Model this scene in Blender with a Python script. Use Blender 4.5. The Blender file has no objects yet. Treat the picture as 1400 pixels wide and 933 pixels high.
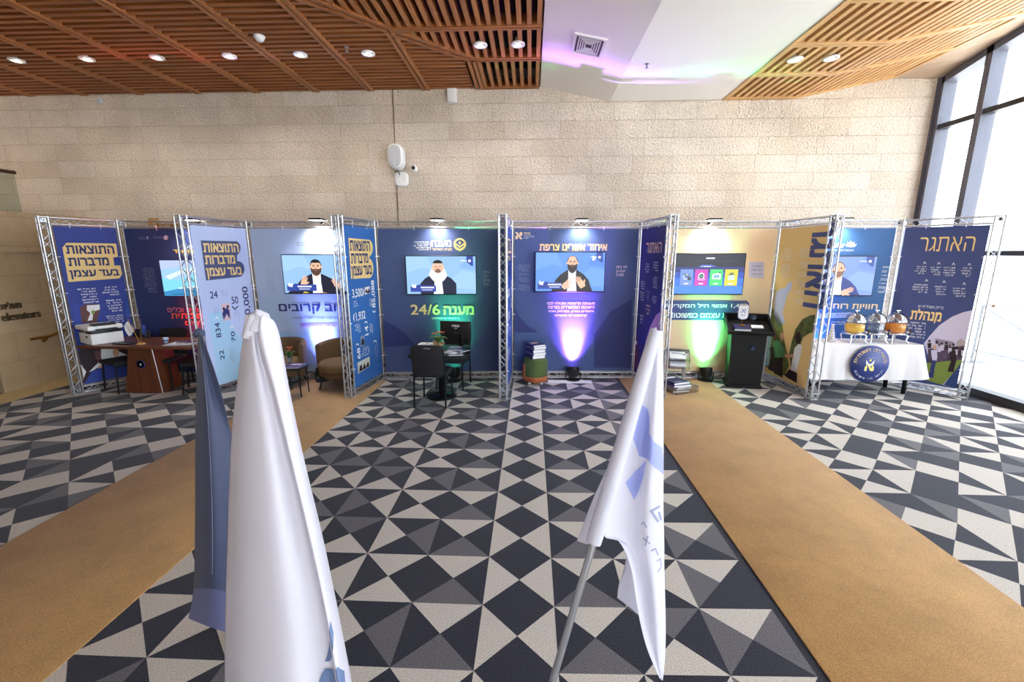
import bpy, bmesh, math, random, re
from mathutils import Vector, Matrix
random.seed(7)
scene = bpy.context.scene
COL = scene.collection
PI = math.pi

# ------------------------------------------------------------------ camera, world, light, exposure
F_PX, CX, CY, CAM_Z = 593.0, 700.0, 466.5, 2.0
PITCH = math.atan(120 / 593.0)
YAW = math.atan(26 / 593.0 * math.cos(PITCH))
FW = Vector((-math.sin(YAW) * math.cos(PITCH), math.cos(YAW) * math.cos(PITCH), -math.sin(PITCH)))
RT = Vector((math.cos(YAW), math.sin(YAW), 0))
UP = RT.cross(FW)
CAM = Vector((0, 0, CAM_Z))
cam_data = bpy.data.cameras.new('camera')
cam_data.sensor_width = 36.0
cam_data.lens = 36.0 * F_PX / 1400.0
cam_data.clip_start = 0.05
cam = bpy.data.objects.new('camera', cam_data)
COL.objects.link(cam)
cam.matrix_world = Matrix(((RT.x, UP.x, -FW.x, 0), (RT.y, UP.y, -FW.y, 0), (RT.z, UP.z, -FW.z, CAM_Z), (0, 0, 0, 1)))
scene.camera = cam

scene.view_settings.view_transform = 'Standard'
scene.view_settings.look = 'None'
scene.view_settings.gamma = 1.0
scene.view_settings.use_curve_mapping = False
scene.view_settings.exposure = 0.18

world = bpy.data.worlds.new('sky')
scene.world = world
world.use_nodes = True
bg = world.node_tree.nodes['Background']
bg.inputs[0].default_value = (0.86, 0.93, 1.0, 1)
SKY = 6.3
bg.inputs[1].default_value = SKY

def area(name, loc, rot, sx, sy, energy, color=(1, 1, 1), portal=False):
    l = bpy.data.lights.new(name, 'AREA')
    l.shape = 'RECTANGLE'; l.size = sx; l.size_y = sy; l.energy = energy; l.color = color
    if portal: l.cycles.is_portal = True
    o = bpy.data.objects.new(name, l); COL.objects.link(o)
    o.location = loc; o.rotation_euler = rot
    return o
# daylight portals at the window wall on the right and the glazed front behind the camera
area('window_portal', (6.42, 1.0, 2.45), (0, PI / 2, 0), 4.9, 13.2, 1, portal=True)
area('entrance_portal', (3.7, -5.9, 2.0), (PI / 2, 0, 0), 4.6, 3.6, 1, portal=True)
# sun from over the roof: it only reaches the paving outside, which throws light up at the ceilings
sun = bpy.data.lights.new('sun', 'SUN'); sun.energy = 22.0; sun.angle = 0.009; sun.color = (1.0, 0.96, 0.9)
sun_o = bpy.data.objects.new('sun', sun); COL.objects.link(sun_o); sun_o.location = (-4, 0, 30)
sun_o.rotation_euler = Vector((0.45, 0.12, -0.88)).to_track_quat('-Z', 'Y').to_euler()
area('landing_fill', (-9.4, 5.2, 4.5), (math.radians(25), 0, 0), 2.0, 1.2, 38, (1.0, 0.88, 0.74))  # added soft fill over the landing, standing in for unseen downlights
# added warm fill overhead behind the camera, not a known fixture
area('hall_fill', (-2.5, -1.6, 4.55), (0, 0, 0), 5.0, 1.6, 40, (1.0, 0.86, 0.70))

# ------------------------------------------------------------------ pixel helpers (used to lay things out on known planes)
def ray(x, y): return RT * ((x - CX) / F_PX) + UP * ((CY - y) / F_PX) + FW
def on_z(x, y, z=0.0):
    r = ray(x, y); return CAM + r * ((z - CAM_Z) / r.z)
def on_y(x, y, Y):
    r = ray(x, y); return CAM + r * (Y / r.y)
def on_x(x, y, X):
    r = ray(x, y); return CAM + r * (X / r.x)

# ------------------------------------------------------------------ materials
def lin(c):
    c = c / 255.0
    return c / 12.92 if c <= 0.04045 else ((c + 0.055) / 1.055) ** 2.4
def rgb(r, g, b): return (lin(r), lin(g), lin(b), 1.0)
_mats = {}
def mat(name, color, rough=0.6, metal=0.0, emit=None, strength=0.0, noise=0.0, nscale=40.0, bump=0.0, bscale=200.0,
        trans=0.0, alpha=1.0, ior=1.45, sheen=0.0, spec=0.5):
    if name in _mats: return _mats[name]
    m = bpy.data.materials.new(name); m.use_nodes = True
    nt = m.node_tree; b = nt.nodes['Principled BSDF']
    b.inputs['Base Color'].default_value = color
    b.inputs['Roughness'].default_value = rough
    b.inputs['Metallic'].default_value = metal
    b.inputs['IOR'].default_value = ior
    b.inputs['Specular IOR Level'].default_value = spec
    if trans: b.inputs['Transmission Weight'].default_value = trans
    if alpha < 1: b.inputs['Alpha'].default_value = alpha
    if sheen: b.inputs['Sheen Weight'].default_value = sheen
    if emit is not None:
        b.inputs['Emission Color'].default_value = emit
        b.inputs['Emission Strength'].default_value = strength
    tc = None
    if noise or bump:
        tc = nt.nodes.new('ShaderNodeTexCoord')
    if noise:
        n = nt.nodes.new('ShaderNodeTexNoise'); n.inputs['Scale'].default_value = nscale; n.inputs['Detail'].default_value = 5
        nt.links.new(tc.outputs['Object'], n.inputs['Vector'])
        r = nt.nodes.new('ShaderNodeValToRGB')
        r.color_ramp.elements[0].position = 0.3; r.color_ramp.elements[1].position = 0.7
        lo = tuple(max(0, c * (1 - noise)) for c in color[:3]) + (1,)
        hi = tuple(min(1, c * (1 + noise)) for c in color[:3]) + (1,)
        r.color_ramp.elements[0].color = lo; r.color_ramp.elements[1].color = hi
        nt.links.new(n.outputs['Fac'], r.inputs['Fac']); nt.links.new(r.outputs['Color'], b.inputs['Base Color'])
    if bump:
        n2 = nt.nodes.new('ShaderNodeTexNoise'); n2.inputs['Scale'].default_value = bscale; n2.inputs['Detail'].default_value = 3
        nt.links.new(tc.outputs['Object'], n2.inputs['Vector'])
        bp = nt.nodes.new('ShaderNodeBump'); bp.inputs['Strength'].default_value = bump; bp.inputs['Distance'].default_value = 0.01
        nt.links.new(n2.outputs['Fac'], bp.inputs['Height']); nt.links.new(bp.outputs['Normal'], b.inputs['Normal'])
    _mats[name] = m
    return m
def emis(name, color, s):
    return mat(name, (0.02, 0.02, 0.02, 1), rough=0.4, emit=color, strength=s)

def glass_mat(name, tint, fac=0.06, rough=0.02):
    """thin clear sheet: mostly passes light straight, mirrors a little of it"""
    if name in _mats: return _mats[name]
    m = bpy.data.materials.new(name); m.use_nodes = True; nt = m.node_tree
    nt.nodes.remove(nt.nodes['Principled BSDF'])
    out = nt.nodes['Material Output']
    t = nt.nodes.new('ShaderNodeBsdfTransparent'); t.inputs[0].default_value = tint
    g = nt.nodes.new('ShaderNodeBsdfGlossy'); g.inputs['Roughness'].default_value = rough
    mx = nt.nodes.new('ShaderNodeMixShader'); mx.inputs[0].default_value = fac
    nt.links.new(t.outputs[0], mx.inputs[1]); nt.links.new(g.outputs[0], mx.inputs[2]); nt.links.new(mx.outputs[0], out.inputs[0])
    _mats[name] = m
    return m

def cloth_mat(name, color, translucent=0.35, see=0.0):
    if name in _mats: return _mats[name]
    m = bpy.data.materials.new(name); m.use_nodes = True; nt = m.node_tree
    b = nt.nodes['Principled BSDF']; b.inputs['Base Color'].default_value = color; b.inputs['Roughness'].default_value = 0.55
    b.inputs['Sheen Weight'].default_value = 0.1
    out = nt.nodes['Material Output']
    tr = nt.nodes.new('ShaderNodeBsdfTranslucent'); tr.inputs[0].default_value = color
    mx = nt.nodes.new('ShaderNodeMixShader'); mx.inputs[0].default_value = translucent
    nt.links.new(b.outputs[0], mx.inputs[1]); nt.links.new(tr.outputs[0], mx.inputs[2])
    last = mx
    if see:
        tp = nt.nodes.new('ShaderNodeBsdfTransparent'); m2 = nt.nodes.new('ShaderNodeMixShader'); m2.inputs[0].default_value = see
        nt.links.new(mx.outputs[0], m2.inputs[1]); nt.links.new(tp.outputs[0], m2.inputs[2]); last = m2
    nt.links.new(last.outputs[0], out.inputs[0])
    tc = nt.nodes.new('ShaderNodeTexCoord'); n = nt.nodes.new('ShaderNodeTexNoise'); n.inputs['Scale'].default_value = 9
    nt.links.new(tc.outputs['Object'], n.inputs['Vector'])
    bp = nt.nodes.new('ShaderNodeBump'); bp.inputs['Strength'].default_value = 0.12; bp.inputs['Distance'].default_value = 0.02
    nt.links.new(n.outputs['Fac'], bp.inputs['Height']); nt.links.new(bp.outputs['Normal'], b.inputs['Normal'])
    _mats[name] = m
    return m

def stone_mat(name, c1, c2, mortar, bw, bh, bump, scale_n, axis='XZ', msize=0.006, rowoff=0.5):
    m = bpy.data.materials.new(name); m.use_nodes = True; nt = m.node_tree; L = nt.links
    b = nt.nodes['Principled BSDF']; b.inputs['Roughness'].default_value = 0.85; b.inputs['Specular IOR Level'].default_value = 0.2
    tc = nt.nodes.new('ShaderNodeTexCoord'); sp = nt.nodes.new('ShaderNodeSeparateXYZ'); cb = nt.nodes.new('ShaderNodeCombineXYZ')
    L.new(tc.outputs['Object'], sp.inputs[0]); L.new(sp.outputs[axis[0]], cb.inputs[0]); L.new(sp.outputs[axis[1]], cb.inputs[1])
    br = nt.nodes.new('ShaderNodeTexBrick'); br.offset = rowoff; br.squash = 0.72; br.squash_frequency = 3; br.offset_frequency = 2
    br.inputs['Scale'].default_value = 1.0; br.inputs['Mortar Size'].default_value = msize; br.inputs['Mortar Smooth'].default_value = 0.3
    br.inputs['Brick Width'].default_value = bw; br.inputs['Row Height'].default_value = bh; br.inputs['Bias'].default_value = -0.1
    br.inputs['Color1'].default_value = c1; br.inputs['Color2'].default_value = c2; br.inputs['Mortar'].default_value = mortar
    L.new(cb.outputs[0], br.inputs['Vector'])
    nz = nt.nodes.new('ShaderNodeTexNoise'); nz.inputs['Scale'].default_value = 1.4; nz.inputs['Detail'].default_value = 6
    L.new(tc.outputs['Object'], nz.inputs['Vector'])
    mp = nt.nodes.new('ShaderNodeMapRange'); mp.inputs[1].default_value = 0.3; mp.inputs[2].default_value = 0.7
    mp.inputs[3].default_value = 0.86; mp.inputs[4].default_value = 1.1
    L.new(nz.outputs['Fac'], mp.inputs[0])
    mul = nt.nodes.new('ShaderNodeMix'); mul.data_type = 'RGBA'; mul.blend_type = 'MULTIPLY'; mul.inputs[0].default_value = 1
    n9 = nt.nodes.new('ShaderNodeTexNoise'); n9.inputs['Scale'].default_value = scale_n * 1.1; n9.inputs['Detail'].default_value = 3   # fine darker speckle, scattered at random
    L.new(tc.outputs['Object'], n9.inputs['Vector'])
    m9 = nt.nodes.new('ShaderNodeMapRange'); m9.inputs[1].default_value = 0.34; m9.inputs[2].default_value = 0.55; m9.inputs[3].default_value = 1 - 0.18 * min(1, bump); m9.inputs[4].default_value = 1.03
    L.new(n9.outputs['Fac'], m9.inputs[0])
    x9 = nt.nodes.new('ShaderNodeMath'); x9.operation = 'MULTIPLY'; L.new(mp.outputs[0], x9.inputs[0]); L.new(m9.outputs[0], x9.inputs[1])
    L.new(br.outputs['Color'], mul.inputs[6]); L.new(x9.outputs[0], mul.inputs[7])
    L.new(mul.outputs[2], b.inputs['Base Color'])
    n1 = nt.nodes.new('ShaderNodeTexNoise'); n1.inputs['Scale'].default_value = scale_n; n1.inputs['Detail'].default_value = 4
    L.new(tc.outputs['Object'], n1.inputs['Vector'])
    sub = nt.nodes.new('ShaderNodeMath'); sub.operation = 'SUBTRACT'
    L.new(n1.outputs['Fac'], sub.inputs[0]); L.new(br.outputs['Fac'], sub.inputs[1])
    bp = nt.nodes.new('ShaderNodeBump'); bp.inputs['Strength'].default_value = bump; bp.inputs['Distance'].default_value = 0.03
    L.new(sub.outputs[0], bp.inputs['Height']); L.new(bp.outputs['Normal'], b.inputs['Normal'])
    return m

def carpet_mat(name, color, var=0.25, spec=0.15, big=0.0):
    m = bpy.data.materials.new(name); m.use_nodes = True; nt = m.node_tree; L = nt.links
    b = nt.nodes['Principled BSDF']; b.inputs['Roughness'].default_value = 0.9; b.inputs['Specular IOR Level'].default_value = spec
    b.inputs['Sheen Weight'].default_value = 0.15
    tc = nt.nodes.new('ShaderNodeTexCoord')
    n = nt.nodes.new('ShaderNodeTexNoise'); n.inputs['Scale'].default_value = 130; n.inputs['Detail'].default_value = 3
    L.new(tc.outputs['Object'], n.inputs['Vector'])
    r = nt.nodes.new('ShaderNodeMapRange'); r.inputs[1].default_value = 0.3; r.inputs[2].default_value = 0.7
    r.inputs[3].default_value = 1 - var; r.inputs[4].default_value = 1 + var
    L.new(n.outputs['Fac'], r.inputs[0])
    mx = nt.nodes.new('ShaderNodeMix'); mx.data_type = 'RGBA'; mx.blend_type = 'MULTIPLY'; mx.inputs[0].default_value = 1
    mx.inputs[6].default_value = color; L.new(r.outputs[0], mx.inputs[7])
    last = mx.outputs[2]
    if big:
        n3 = nt.nodes.new('ShaderNodeTexNoise'); n3.inputs['Scale'].default_value = 2.2; n3.inputs['Detail'].default_value = 6; n3.inputs['Roughness'].default_value = 0.7
        L.new(tc.outputs['Object'], n3.inputs['Vector'])
        r3 = nt.nodes.new('ShaderNodeMapRange'); r3.inputs[1].default_value = 0.35; r3.inputs[2].default_value = 0.65
        r3.inputs[3].default_value = 1 - big; r3.inputs[4].default_value = 1 + big * 0.5
        L.new(n3.outputs['Fac'], r3.inputs[0])
        m3 = nt.nodes.new('ShaderNodeMix'); m3.data_type = 'RGBA'; m3.blend_type = 'MULTIPLY'; m3.inputs[0].default_value = 1
        L.new(last, m3.inputs[6]); L.new(r3.outputs[0], m3.inputs[7]); last = m3.outputs[2]
    L.new(last, b.inputs['Base Color'])
    bp = nt.nodes.new('ShaderNodeBump'); bp.inputs['Strength'].default_value = 0.35; bp.inputs['Distance'].default_value = 0.006
    L.new(n.outputs['Fac'], bp.inputs['Height']); L.new(bp.outputs['Normal'], b.inputs['Normal'])
    return m

def wood_mat(name, c1, c2, axis='X', rough=0.45):
    m = bpy.data.materials.new(name); m.use_nodes = True; nt = m.node_tree; L = nt.links
    b = nt.nodes['Principled BSDF']; b.inputs['Roughness'].default_value = rough
    tc = nt.nodes.new('ShaderNodeTexCoord'); mp = nt.nodes.new('ShaderNodeMapping')
    mp.inputs['Scale'].default_value = {'X': (1.2, 22, 22), 'Y': (22, 1.2, 22), 'Z': (22, 22, 1.2)}[axis]
    L.new(tc.outputs['Object'], mp.inputs['Vector'])
    n = nt.nodes.new('ShaderNodeTexNoise'); n.inputs['Scale'].default_value = 1; n.inputs['Detail'].default_value = 5
    L.new(mp.outputs['Vector'], n.inputs['Vector'])
    r = nt.nodes.new('ShaderNodeValToRGB'); r.color_ramp.elements[0].position = 0.3; r.color_ramp.elements[1].position = 0.72
    r.color_ramp.elements[0].color = c1; r.color_ramp.elements[1].color = c2
    L.new(n.outputs['Fac'], r.inputs['Fac']); L.new(r.outputs['Color'], b.inputs['Base Color'])
    return m

M_STONE = stone_mat('jerusalem_stone', rgb(226, 213, 199), rgb(215, 199, 181), rgb(196, 180, 162), 0.92, 0.275, 1.0, 34, 'XZ', 0.005)
M_STONE_SMOOTH = stone_mat('smooth_stone', rgb(190, 166, 134), rgb(182, 157, 124), rgb(150, 128, 98), 0.75, 0.42, 0.15, 8, 'YZ', 0.003)
M_DARK = carpet_mat('carpet_dark', rgb(42, 42, 54), 0.6)
M_LIGHT = carpet_mat('carpet_light', rgb(192, 184, 176), 0.26)
M_GRAY = carpet_mat('carpet_gray', rgb(98, 95, 100), 0.35)
M_RUNNER = carpet_mat('carpet_gold', rgb(178, 138, 88), 0.26, 0.1, 0.16)
M_TACT = mat('tactile_stone', rgb(205, 178, 130), 0.7, noise=0.15, nscale=60)
M_SLAT_X = wood_mat('cedar_slat_x', rgb(124, 68, 32), rgb(170, 104, 54), 'X')
M_SLAT_Y = wood_mat('cedar_slat_y', rgb(142, 84, 44), rgb(188, 124, 70), 'Y')
M_VOID = mat('plenum_black', rgb(30, 20, 16), 0.9)
M_PLASTER = mat('white_plaster', rgb(244, 241, 238), 0.7, bump=0.03, bscale=60)
M_FRAME = mat('dark_aluminium', rgb(92, 94, 108), 0.45, 0.1)
M_WHITE = mat('white_plastic', rgb(236, 236, 236), 0.4)
M_LGREY = mat('pale_grey_plastic', rgb(196, 198, 202), 0.5)
M_BLACK = mat('black_plastic', rgb(22, 22, 24), 0.4)
M_BLACKM = mat('black_metal', rgb(26, 26, 28), 0.35, 0.6)
M_FABRIC_BLK = mat('black_fabric', rgb(34, 34, 38), 0.9, bump=0.2, bscale=300)
M_ALU = mat('aluminium', rgb(205, 206, 212), 0.28, 0.85)
M_CHROME = mat('chrome', rgb(225, 225, 228), 0.12, 1.0)
M_STEEL = mat('brushed_steel', rgb(176, 178, 184), 0.35, 0.9)
M_PAPER = mat('paper', rgb(240, 240, 242), 0.7)
M_LAMPGLOW = emis('lamp_glow', (1, 0.9, 0.75, 1), 14)
M_GLASS = glass_mat('window_glass', (0.97, 0.99, 1.0, 1), 0.05)
M_GLASSG = glass_mat('green_glass', (0.80, 0.86, 0.83, 1), 0.08)
M_ACRYL = glass_mat('clear_acrylic', (0.90, 0.91, 0.93, 1), 0.2, 0.05)

# ------------------------------------------------------------------ mesh builder
class MB:
    def __init__(s): s.v = []; s.f = []; s.m = []; s.mats = []; s.sm = []
    def mi(s, m):
        if m not in s.mats: s.mats.append(m)
        return s.mats.index(m)
    def add(s, vs, fs, m, smooth=False, M=None):
        k = len(s.v); i = s.mi(m)
        for v in vs:
            v = Vector(v); s.v.append(tuple(M @ v if M else v))
        for f in fs: s.f.append([k + a for a in f]); s.m.append(i); s.sm.append(smooth)
        return s
    def box(s, x0, x1, y0, y1, z0, z1, m, M=None):
        vs = [(x, y, z) for z in (z0, z1) for y in (y0, y1) for x in (x0, x1)]
        return s.add(vs, [(0, 2, 3, 1), (4, 5, 7, 6), (0, 1, 5, 4), (2, 6, 7, 3), (0, 4, 6, 2), (1, 3, 7, 5)], m, M=M)
    def rbox(s, x0, x1, y0, y1, z0, z1, r, m, seg=3, M=None):
        """box with bevelled edges"""
        bm = bmesh.new(); bmesh.ops.create_cube(bm, size=1)
        for v in bm.verts:
            v.co = Vector(((x0 + x1) / 2 + v.co.x * (x1 - x0), (y0 + y1) / 2 + v.co.y * (y1 - y0), (z0 + z1) / 2 + v.co.z * (z1 - z0)))
        bmesh.ops.bevel(bm, geom=bm.edges[:], offset=r, segments=seg, affect='EDGES', profile=0.5)
        return s.addbm(bm, m, True, M)
    def addbm(s, bm, m, smooth=False, M=None):
        bm.verts.ensure_lookup_table()
        for i, v in enumerate(bm.verts): v.index = i
        s.add([v.co.copy() for v in bm.verts], [[v.index for v in f.verts] for f in bm.faces], m, smooth, M)
        bm.free(); return s
    def tube(s, pts, r, m, n=8, cap=True, M=None):
        pts = [Vector(p) for p in pts]; rs = r if isinstance(r, (list, tuple)) else [r] * len(pts)
        vs, fs = [], []; prev = None
        for i, p in enumerate(pts):
            d = (pts[min(i + 1, len(pts) - 1)] - pts[max(i - 1, 0)]).normalized()
            if prev is None:
                a = Vector((0, 0, 1)) if abs(d.z) < 0.9 else Vector((1, 0, 0))
                u = d.cross(a).normalized()
            else: u = (prev - d * prev.dot(d)).normalized()
            prev = u; w = d.cross(u)
            for k in range(n):
                t = 2 * PI * k / n; vs.append(p + (u * math.cos(t) + w * math.sin(t)) * rs[i])
        for i in range(len(pts) - 1):
            for k in range(n):
                fs.append((i * n + k, i * n + (k + 1) % n, (i + 1) * n + (k + 1) % n, (i + 1) * n + k))
        s.add(vs, fs, m, True, M)
        if cap:
            s.add(vs[:n], [list(range(n))[::-1]], m, False, M); s.add(vs[-n:], [list(range(n))], m, False, M)
        return s
    def lathe(s, prof, m, n=24, c=(0, 0, 0), M=None, smooth=True):
        vs, fs = [], []
        for r, z in prof:
            for k in range(n):
                t = 2 * PI * k / n; vs.append((c[0] + r * math.cos(t), c[1] + r * math.sin(t), c[2] + z))
        for i in range(len(prof) - 1):
            for k in range(n):
                fs.append((i * n + k, i * n + (k + 1) % n, (i + 1) * n + (k + 1) % n, (i + 1) * n + k))
        if prof[0][0] > 1e-5: fs.append(list(range(n))[::-1])
        if prof[-1][0] > 1e-5: fs.append([(len(prof) - 1) * n + k for k in range(n)])
        return s.add(vs, fs, m, smooth, M)
    def prism(s, poly, z0, z1, m, M=None):
        n = len(poly)
        vs = [(p[0], p[1], z0) for p in poly] + [(p[0], p[1], z1) for p in poly]
        fs = [list(range(n))[::-1], [n + i for i in range(n)]] + [(i, (i + 1) % n, n + (i + 1) % n, n + i) for i in range(n)]
        return s.add(vs, fs, m, False, M)
    def grid(s, rows, m, smooth=True, M=None):
        h, w = len(rows), len(rows[0])
        return s.add([p for r in rows for p in r], [(i * w + j, i * w + j + 1, (i + 1) * w + j + 1, (i + 1) * w + j) for i in range(h - 1) for j in range(w - 1)], m, smooth, M)
    def sphere(s, c, r, m, nu=16, nv=10, M=None):
        rr = r if isinstance(r, (list, tuple)) else (r, r, r)
        prof = []
        vs, fs = [], []
        for i in range(nv + 1):
            a = PI * i / nv - PI / 2
            for k in range(nu):
                t = 2 * PI * k / nu
                vs.append((c[0] + rr[0] * math.cos(a) * math.cos(t), c[1] + rr[1] * math.cos(a) * math.sin(t), c[2] + rr[2] * math.sin(a)))
        for i in range(nv):
            for k in range(nu):
                fs.append((i * nu + k, i * nu + (k + 1) % nu, (i + 1) * nu + (k + 1) % nu, (i + 1) * nu + k))
        return s.add(vs, fs, m, True, M)
    def mesh(s, name):
        me = bpy.data.meshes.new(name); me.from_pydata(s.v, [], s.f)
        for m in s.mats: me.materials.append(m)
        me.polygons.foreach_set('material_index', s.m); me.polygons.foreach_set('use_smooth', s.sm)
        me.update(); return me
    def build(s, name, parent=None, label=None, loc=None, rotz=0.0):
        o = bpy.data.objects.new(name, s.mesh(name)); COL.objects.link(o)
        if parent is not None: o.parent = parent
        if loc is not None: o.location = loc
        if rotz: o.rotation_euler = (0, 0, rotz)
        if label: o['label'] = label
        return o

def thing(name, label, cat, loc=(0, 0, 0), rotz=0.0, group=None):
    o = bpy.data.objects.new(name, None); COL.objects.link(o); o.empty_display_size = 0.1
    o.location = loc; o.rotation_euler = (0, 0, rotz); o['label'] = label; o['category'] = cat
    if group: o['group'] = group
    return o
def tag(o, label, cat, group=None):
    o['label'] = label; o['category'] = cat
    if group: o['group'] = group
    return o
def struct(name, mb, label=None, cat='room'):
    o = mb.build(name); o['kind'] = 'structure'; o['category'] = cat
    o['label'] = label or name.replace('_', ' ')
    return o
def copy_tree(o, loc, rotz, label=None, group=None):
    r = o.copy(); COL.objects.link(r); r.location = loc; r.rotation_euler = (0, 0, rotz)
    if label: r['label'] = label
    if group: r['group'] = group
    for ch in list(o.children):
        c = ch.copy(); COL.objects.link(c); c.parent = r
        for g in list(ch.children):
            d = g.copy(); COL.objects.link(d); d.parent = c
    return r
def spot(name, loc, target, energy, color, angle, blend=0.6, radius=0.03, parent=None):
    l = bpy.data.lights.new(name, 'SPOT'); l.energy = energy; l.color = color[:3]; l.spot_size = math.radians(angle); l.spot_blend = blend
    l.shadow_soft_size = radius
    o = bpy.data.objects.new(name, l); COL.objects.link(o)
    o.location = loc
    o.rotation_euler = (Vector(target) - Vector(loc)).to_track_quat('-Z', 'Y').to_euler()
    if parent is not None: o.parent = parent
    return o

# ------------------------------------------------------------------ lettering
_txt = {}
_HEB = re.compile('[\u0590-\u05ff]')
def visual(s):
    if not _HEB.search(s): return s
    toks = re.findall(r'[0-9][0-9,./%]*[0-9]|[0-9]+|.', s)
    return ''.join(toks[::-1])
def glyphs(s, off):
    """filled outline of a string in the built-in font"""
    key = ('g', s, off)
    if key in _txt: return _txt[key]
    c = bpy.data.curves.new('lettering', 'FONT'); c.body = s; c.size = 1; c.offset = off; c.resolution_u = 4
    o = bpy.data.objects.new('lettering', c); COL.objects.link(o)
    dg = bpy.context.evaluated_depsgraph_get()
    me = bpy.data.meshes.new_from_object(o.evaluated_get(dg))
    vs = [v.co.copy() for v in me.vertices]; fs = [list(p.vertices) for p in me.polygons]
    bpy.data.objects.remove(o); bpy.data.curves.remove(c); bpy.data.meshes.remove(me)
    _txt[key] = (vs, fs)
    return vs, fs
def advance(ch):
    key = ('a', ch)
    if key not in _txt: _txt[key] = _adv(ch)
    return _txt[key]
def _adv(ch):
    a = max(v.x for v in glyphs('1', 0.0)[0]); b = max(v.x for v in glyphs(ch + '1', 0.0)[0])
    return b - a
def text_mesh(s, bold):
    off = min(bold, 0.0); key = (s, off)
    if key in _txt: return _txt[key]
    vis = visual(s)
    if not _HEB.search(vis): _txt[key] = glyphs(vis, off); return _txt[key]
    V, Fc, x = [], [], 0.0
    for ch in vis:
        if ch != ' ':
            vs, fs = glyphs(ch, 0.0 if ch in 'דת' else off)
            if ch in 'דת':               # these two letters are drawn from plain strokes
                x0, x1 = min(v.x for v in vs), max(v.x for v in vs); y1 = max(v.y for v in vs); t = .082 + 2 * off; qs = []
                if ch == 'ד': qs = [(x0, x1, y1 - t, y1), (x1 - t * 1.9, x1 - t * .9, 0, y1 - t)]
                else: qs = [(x0 + .04, x1 - .03, y1 - t, y1), (x1 - t, x1, 0, y1 - .03), (x0 + .10, x0 + .10 + t, t * .8, y1 - t), (x0, x0 + .10 + t * .9, 0, t)]
                vs, fs = [], []
                for a, b, c, d in qs:
                    k = len(vs); vs += [Vector((a, c, 0)), Vector((b, c, 0)), Vector((b, d, 0)), Vector((a, d, 0))]; fs.append([k, k + 1, k + 2, k + 3])
            k = len(V); V += [Vector((v.x + x, v.y, 0)) for v in vs]; Fc += [[k + i for i in f] for f in fs]
        x += advance(ch) if ch != ' ' else .26
    _txt[key] = (V, Fc)
    return _txt[key]
def put_text(mb, s, u0, u1, v0, v1, y, m, rot=0, bold=0.012):
    vs, fs = text_mesh(s, bold)
    if not vs: return
    if rot: # quarter turns, counter-clockwise
        a = rot * PI / 2; ca, sa = round(math.cos(a)), round(math.sin(a))
        pts = [(v.x * ca - v.y * sa, v.x * sa + v.y * ca) for v in vs]
    else: pts = [(v.x, v.y) for v in vs]
    b = max(0.0, bold)
    x0 = min(p[0] for p in pts); x1 = max(p[0] for p in pts); y0 = min(p[1] for p in pts); y1 = max(p[1] for p in pts)
    ku, kv = (u1 - u0) / (x1 - x0), (v1 - v0) / (y1 - y0)
    for dx, dy in (((-b, -b), (b, -b), (b, b), (-b, b), (0, 0)) if b > 0.004 else ((0, 0),)):    # heavier strokes: the same glyphs laid over a hair apart
        mb.add([(u0 + (p[0] + dx - x0) * ku, y - 0.00003 * (dx + 2 * dy) / max(b, 1e-6) * (b > 0), v0 + (p[1] + dy - y0) * kv) for p in pts], fs, m)
def ell(cx, cy, rx, ry, n=28, a0=0.0, a1=2 * PI):
    return [(cx + rx * math.cos(a0 + (a1 - a0) * k / n), cy + ry * math.sin(a0 + (a1 - a0) * k / n)) for k in range(n + (0 if abs(a1 - a0 - 2 * PI) < 1e-6 else 1))]
def ring(cx, cy, r0, r1, n=32, a0=0.0, a1=2 * PI):
    out = []
    for k in range(n):
        t0 = a0 + (a1 - a0) * k / n; t1 = a0 + (a1 - a0) * (k + 1) / n
        out.append([(cx + r * math.cos(t), cy + r * math.sin(t)) for r, t in ((r0, t0), (r1, t0), (r1, t1), (r0, t1))])
    return out

# ================================================================== the setting
XW, YB, ZC, ZR = 6.30, 7.70, 4.62, 4.41      # window wall, stone wall, left ceiling, right ceiling
XL = -7.64
struct('wall_back', MB().box(-11.2, 6.6, YB, YB + 0.25, 0, 5.4, M_STONE), 'long wall of rough hewn cream stone blocks behind the booths')
# side and rear walls of the hall (behind and beside the camera)
wl = MB()
wl.box(XL - 0.3, XL, 5.72, YB, 0, 2.02, M_STONE_SMOOTH)
wl.box(XL - 0.3, XL, -6.0, 4.55, 0, 2.02, M_STONE_SMOOTH)
wl.box(XL - 0.3, XL + 0.05, -6.0, YB, 2.02, 2.6, M_STONE_SMOOTH)
struct('wall_left', wl, 'smooth beige stone wall with the lift doorway at far left')
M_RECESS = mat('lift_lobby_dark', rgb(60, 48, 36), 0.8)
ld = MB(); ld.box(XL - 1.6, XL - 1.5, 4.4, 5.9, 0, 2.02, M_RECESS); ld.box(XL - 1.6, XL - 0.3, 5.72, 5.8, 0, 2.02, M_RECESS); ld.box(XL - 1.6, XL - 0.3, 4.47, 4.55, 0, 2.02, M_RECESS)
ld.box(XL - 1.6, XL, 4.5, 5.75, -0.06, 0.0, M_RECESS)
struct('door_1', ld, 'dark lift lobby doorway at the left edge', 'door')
up = MB(); up.box(-11.2, XL - 0.3, -6.0, YB, 2.3, 2.6, M_STONE_SMOOTH); struct('floor_upper', up, 'upper landing floor beyond the beige ledge', 'floor')
struct('wall_far_left', MB().box(-11.4, -11.2, -6.0, YB, 2.3, 5.4, M_PLASTER), 'far left wall above the landing')
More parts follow.
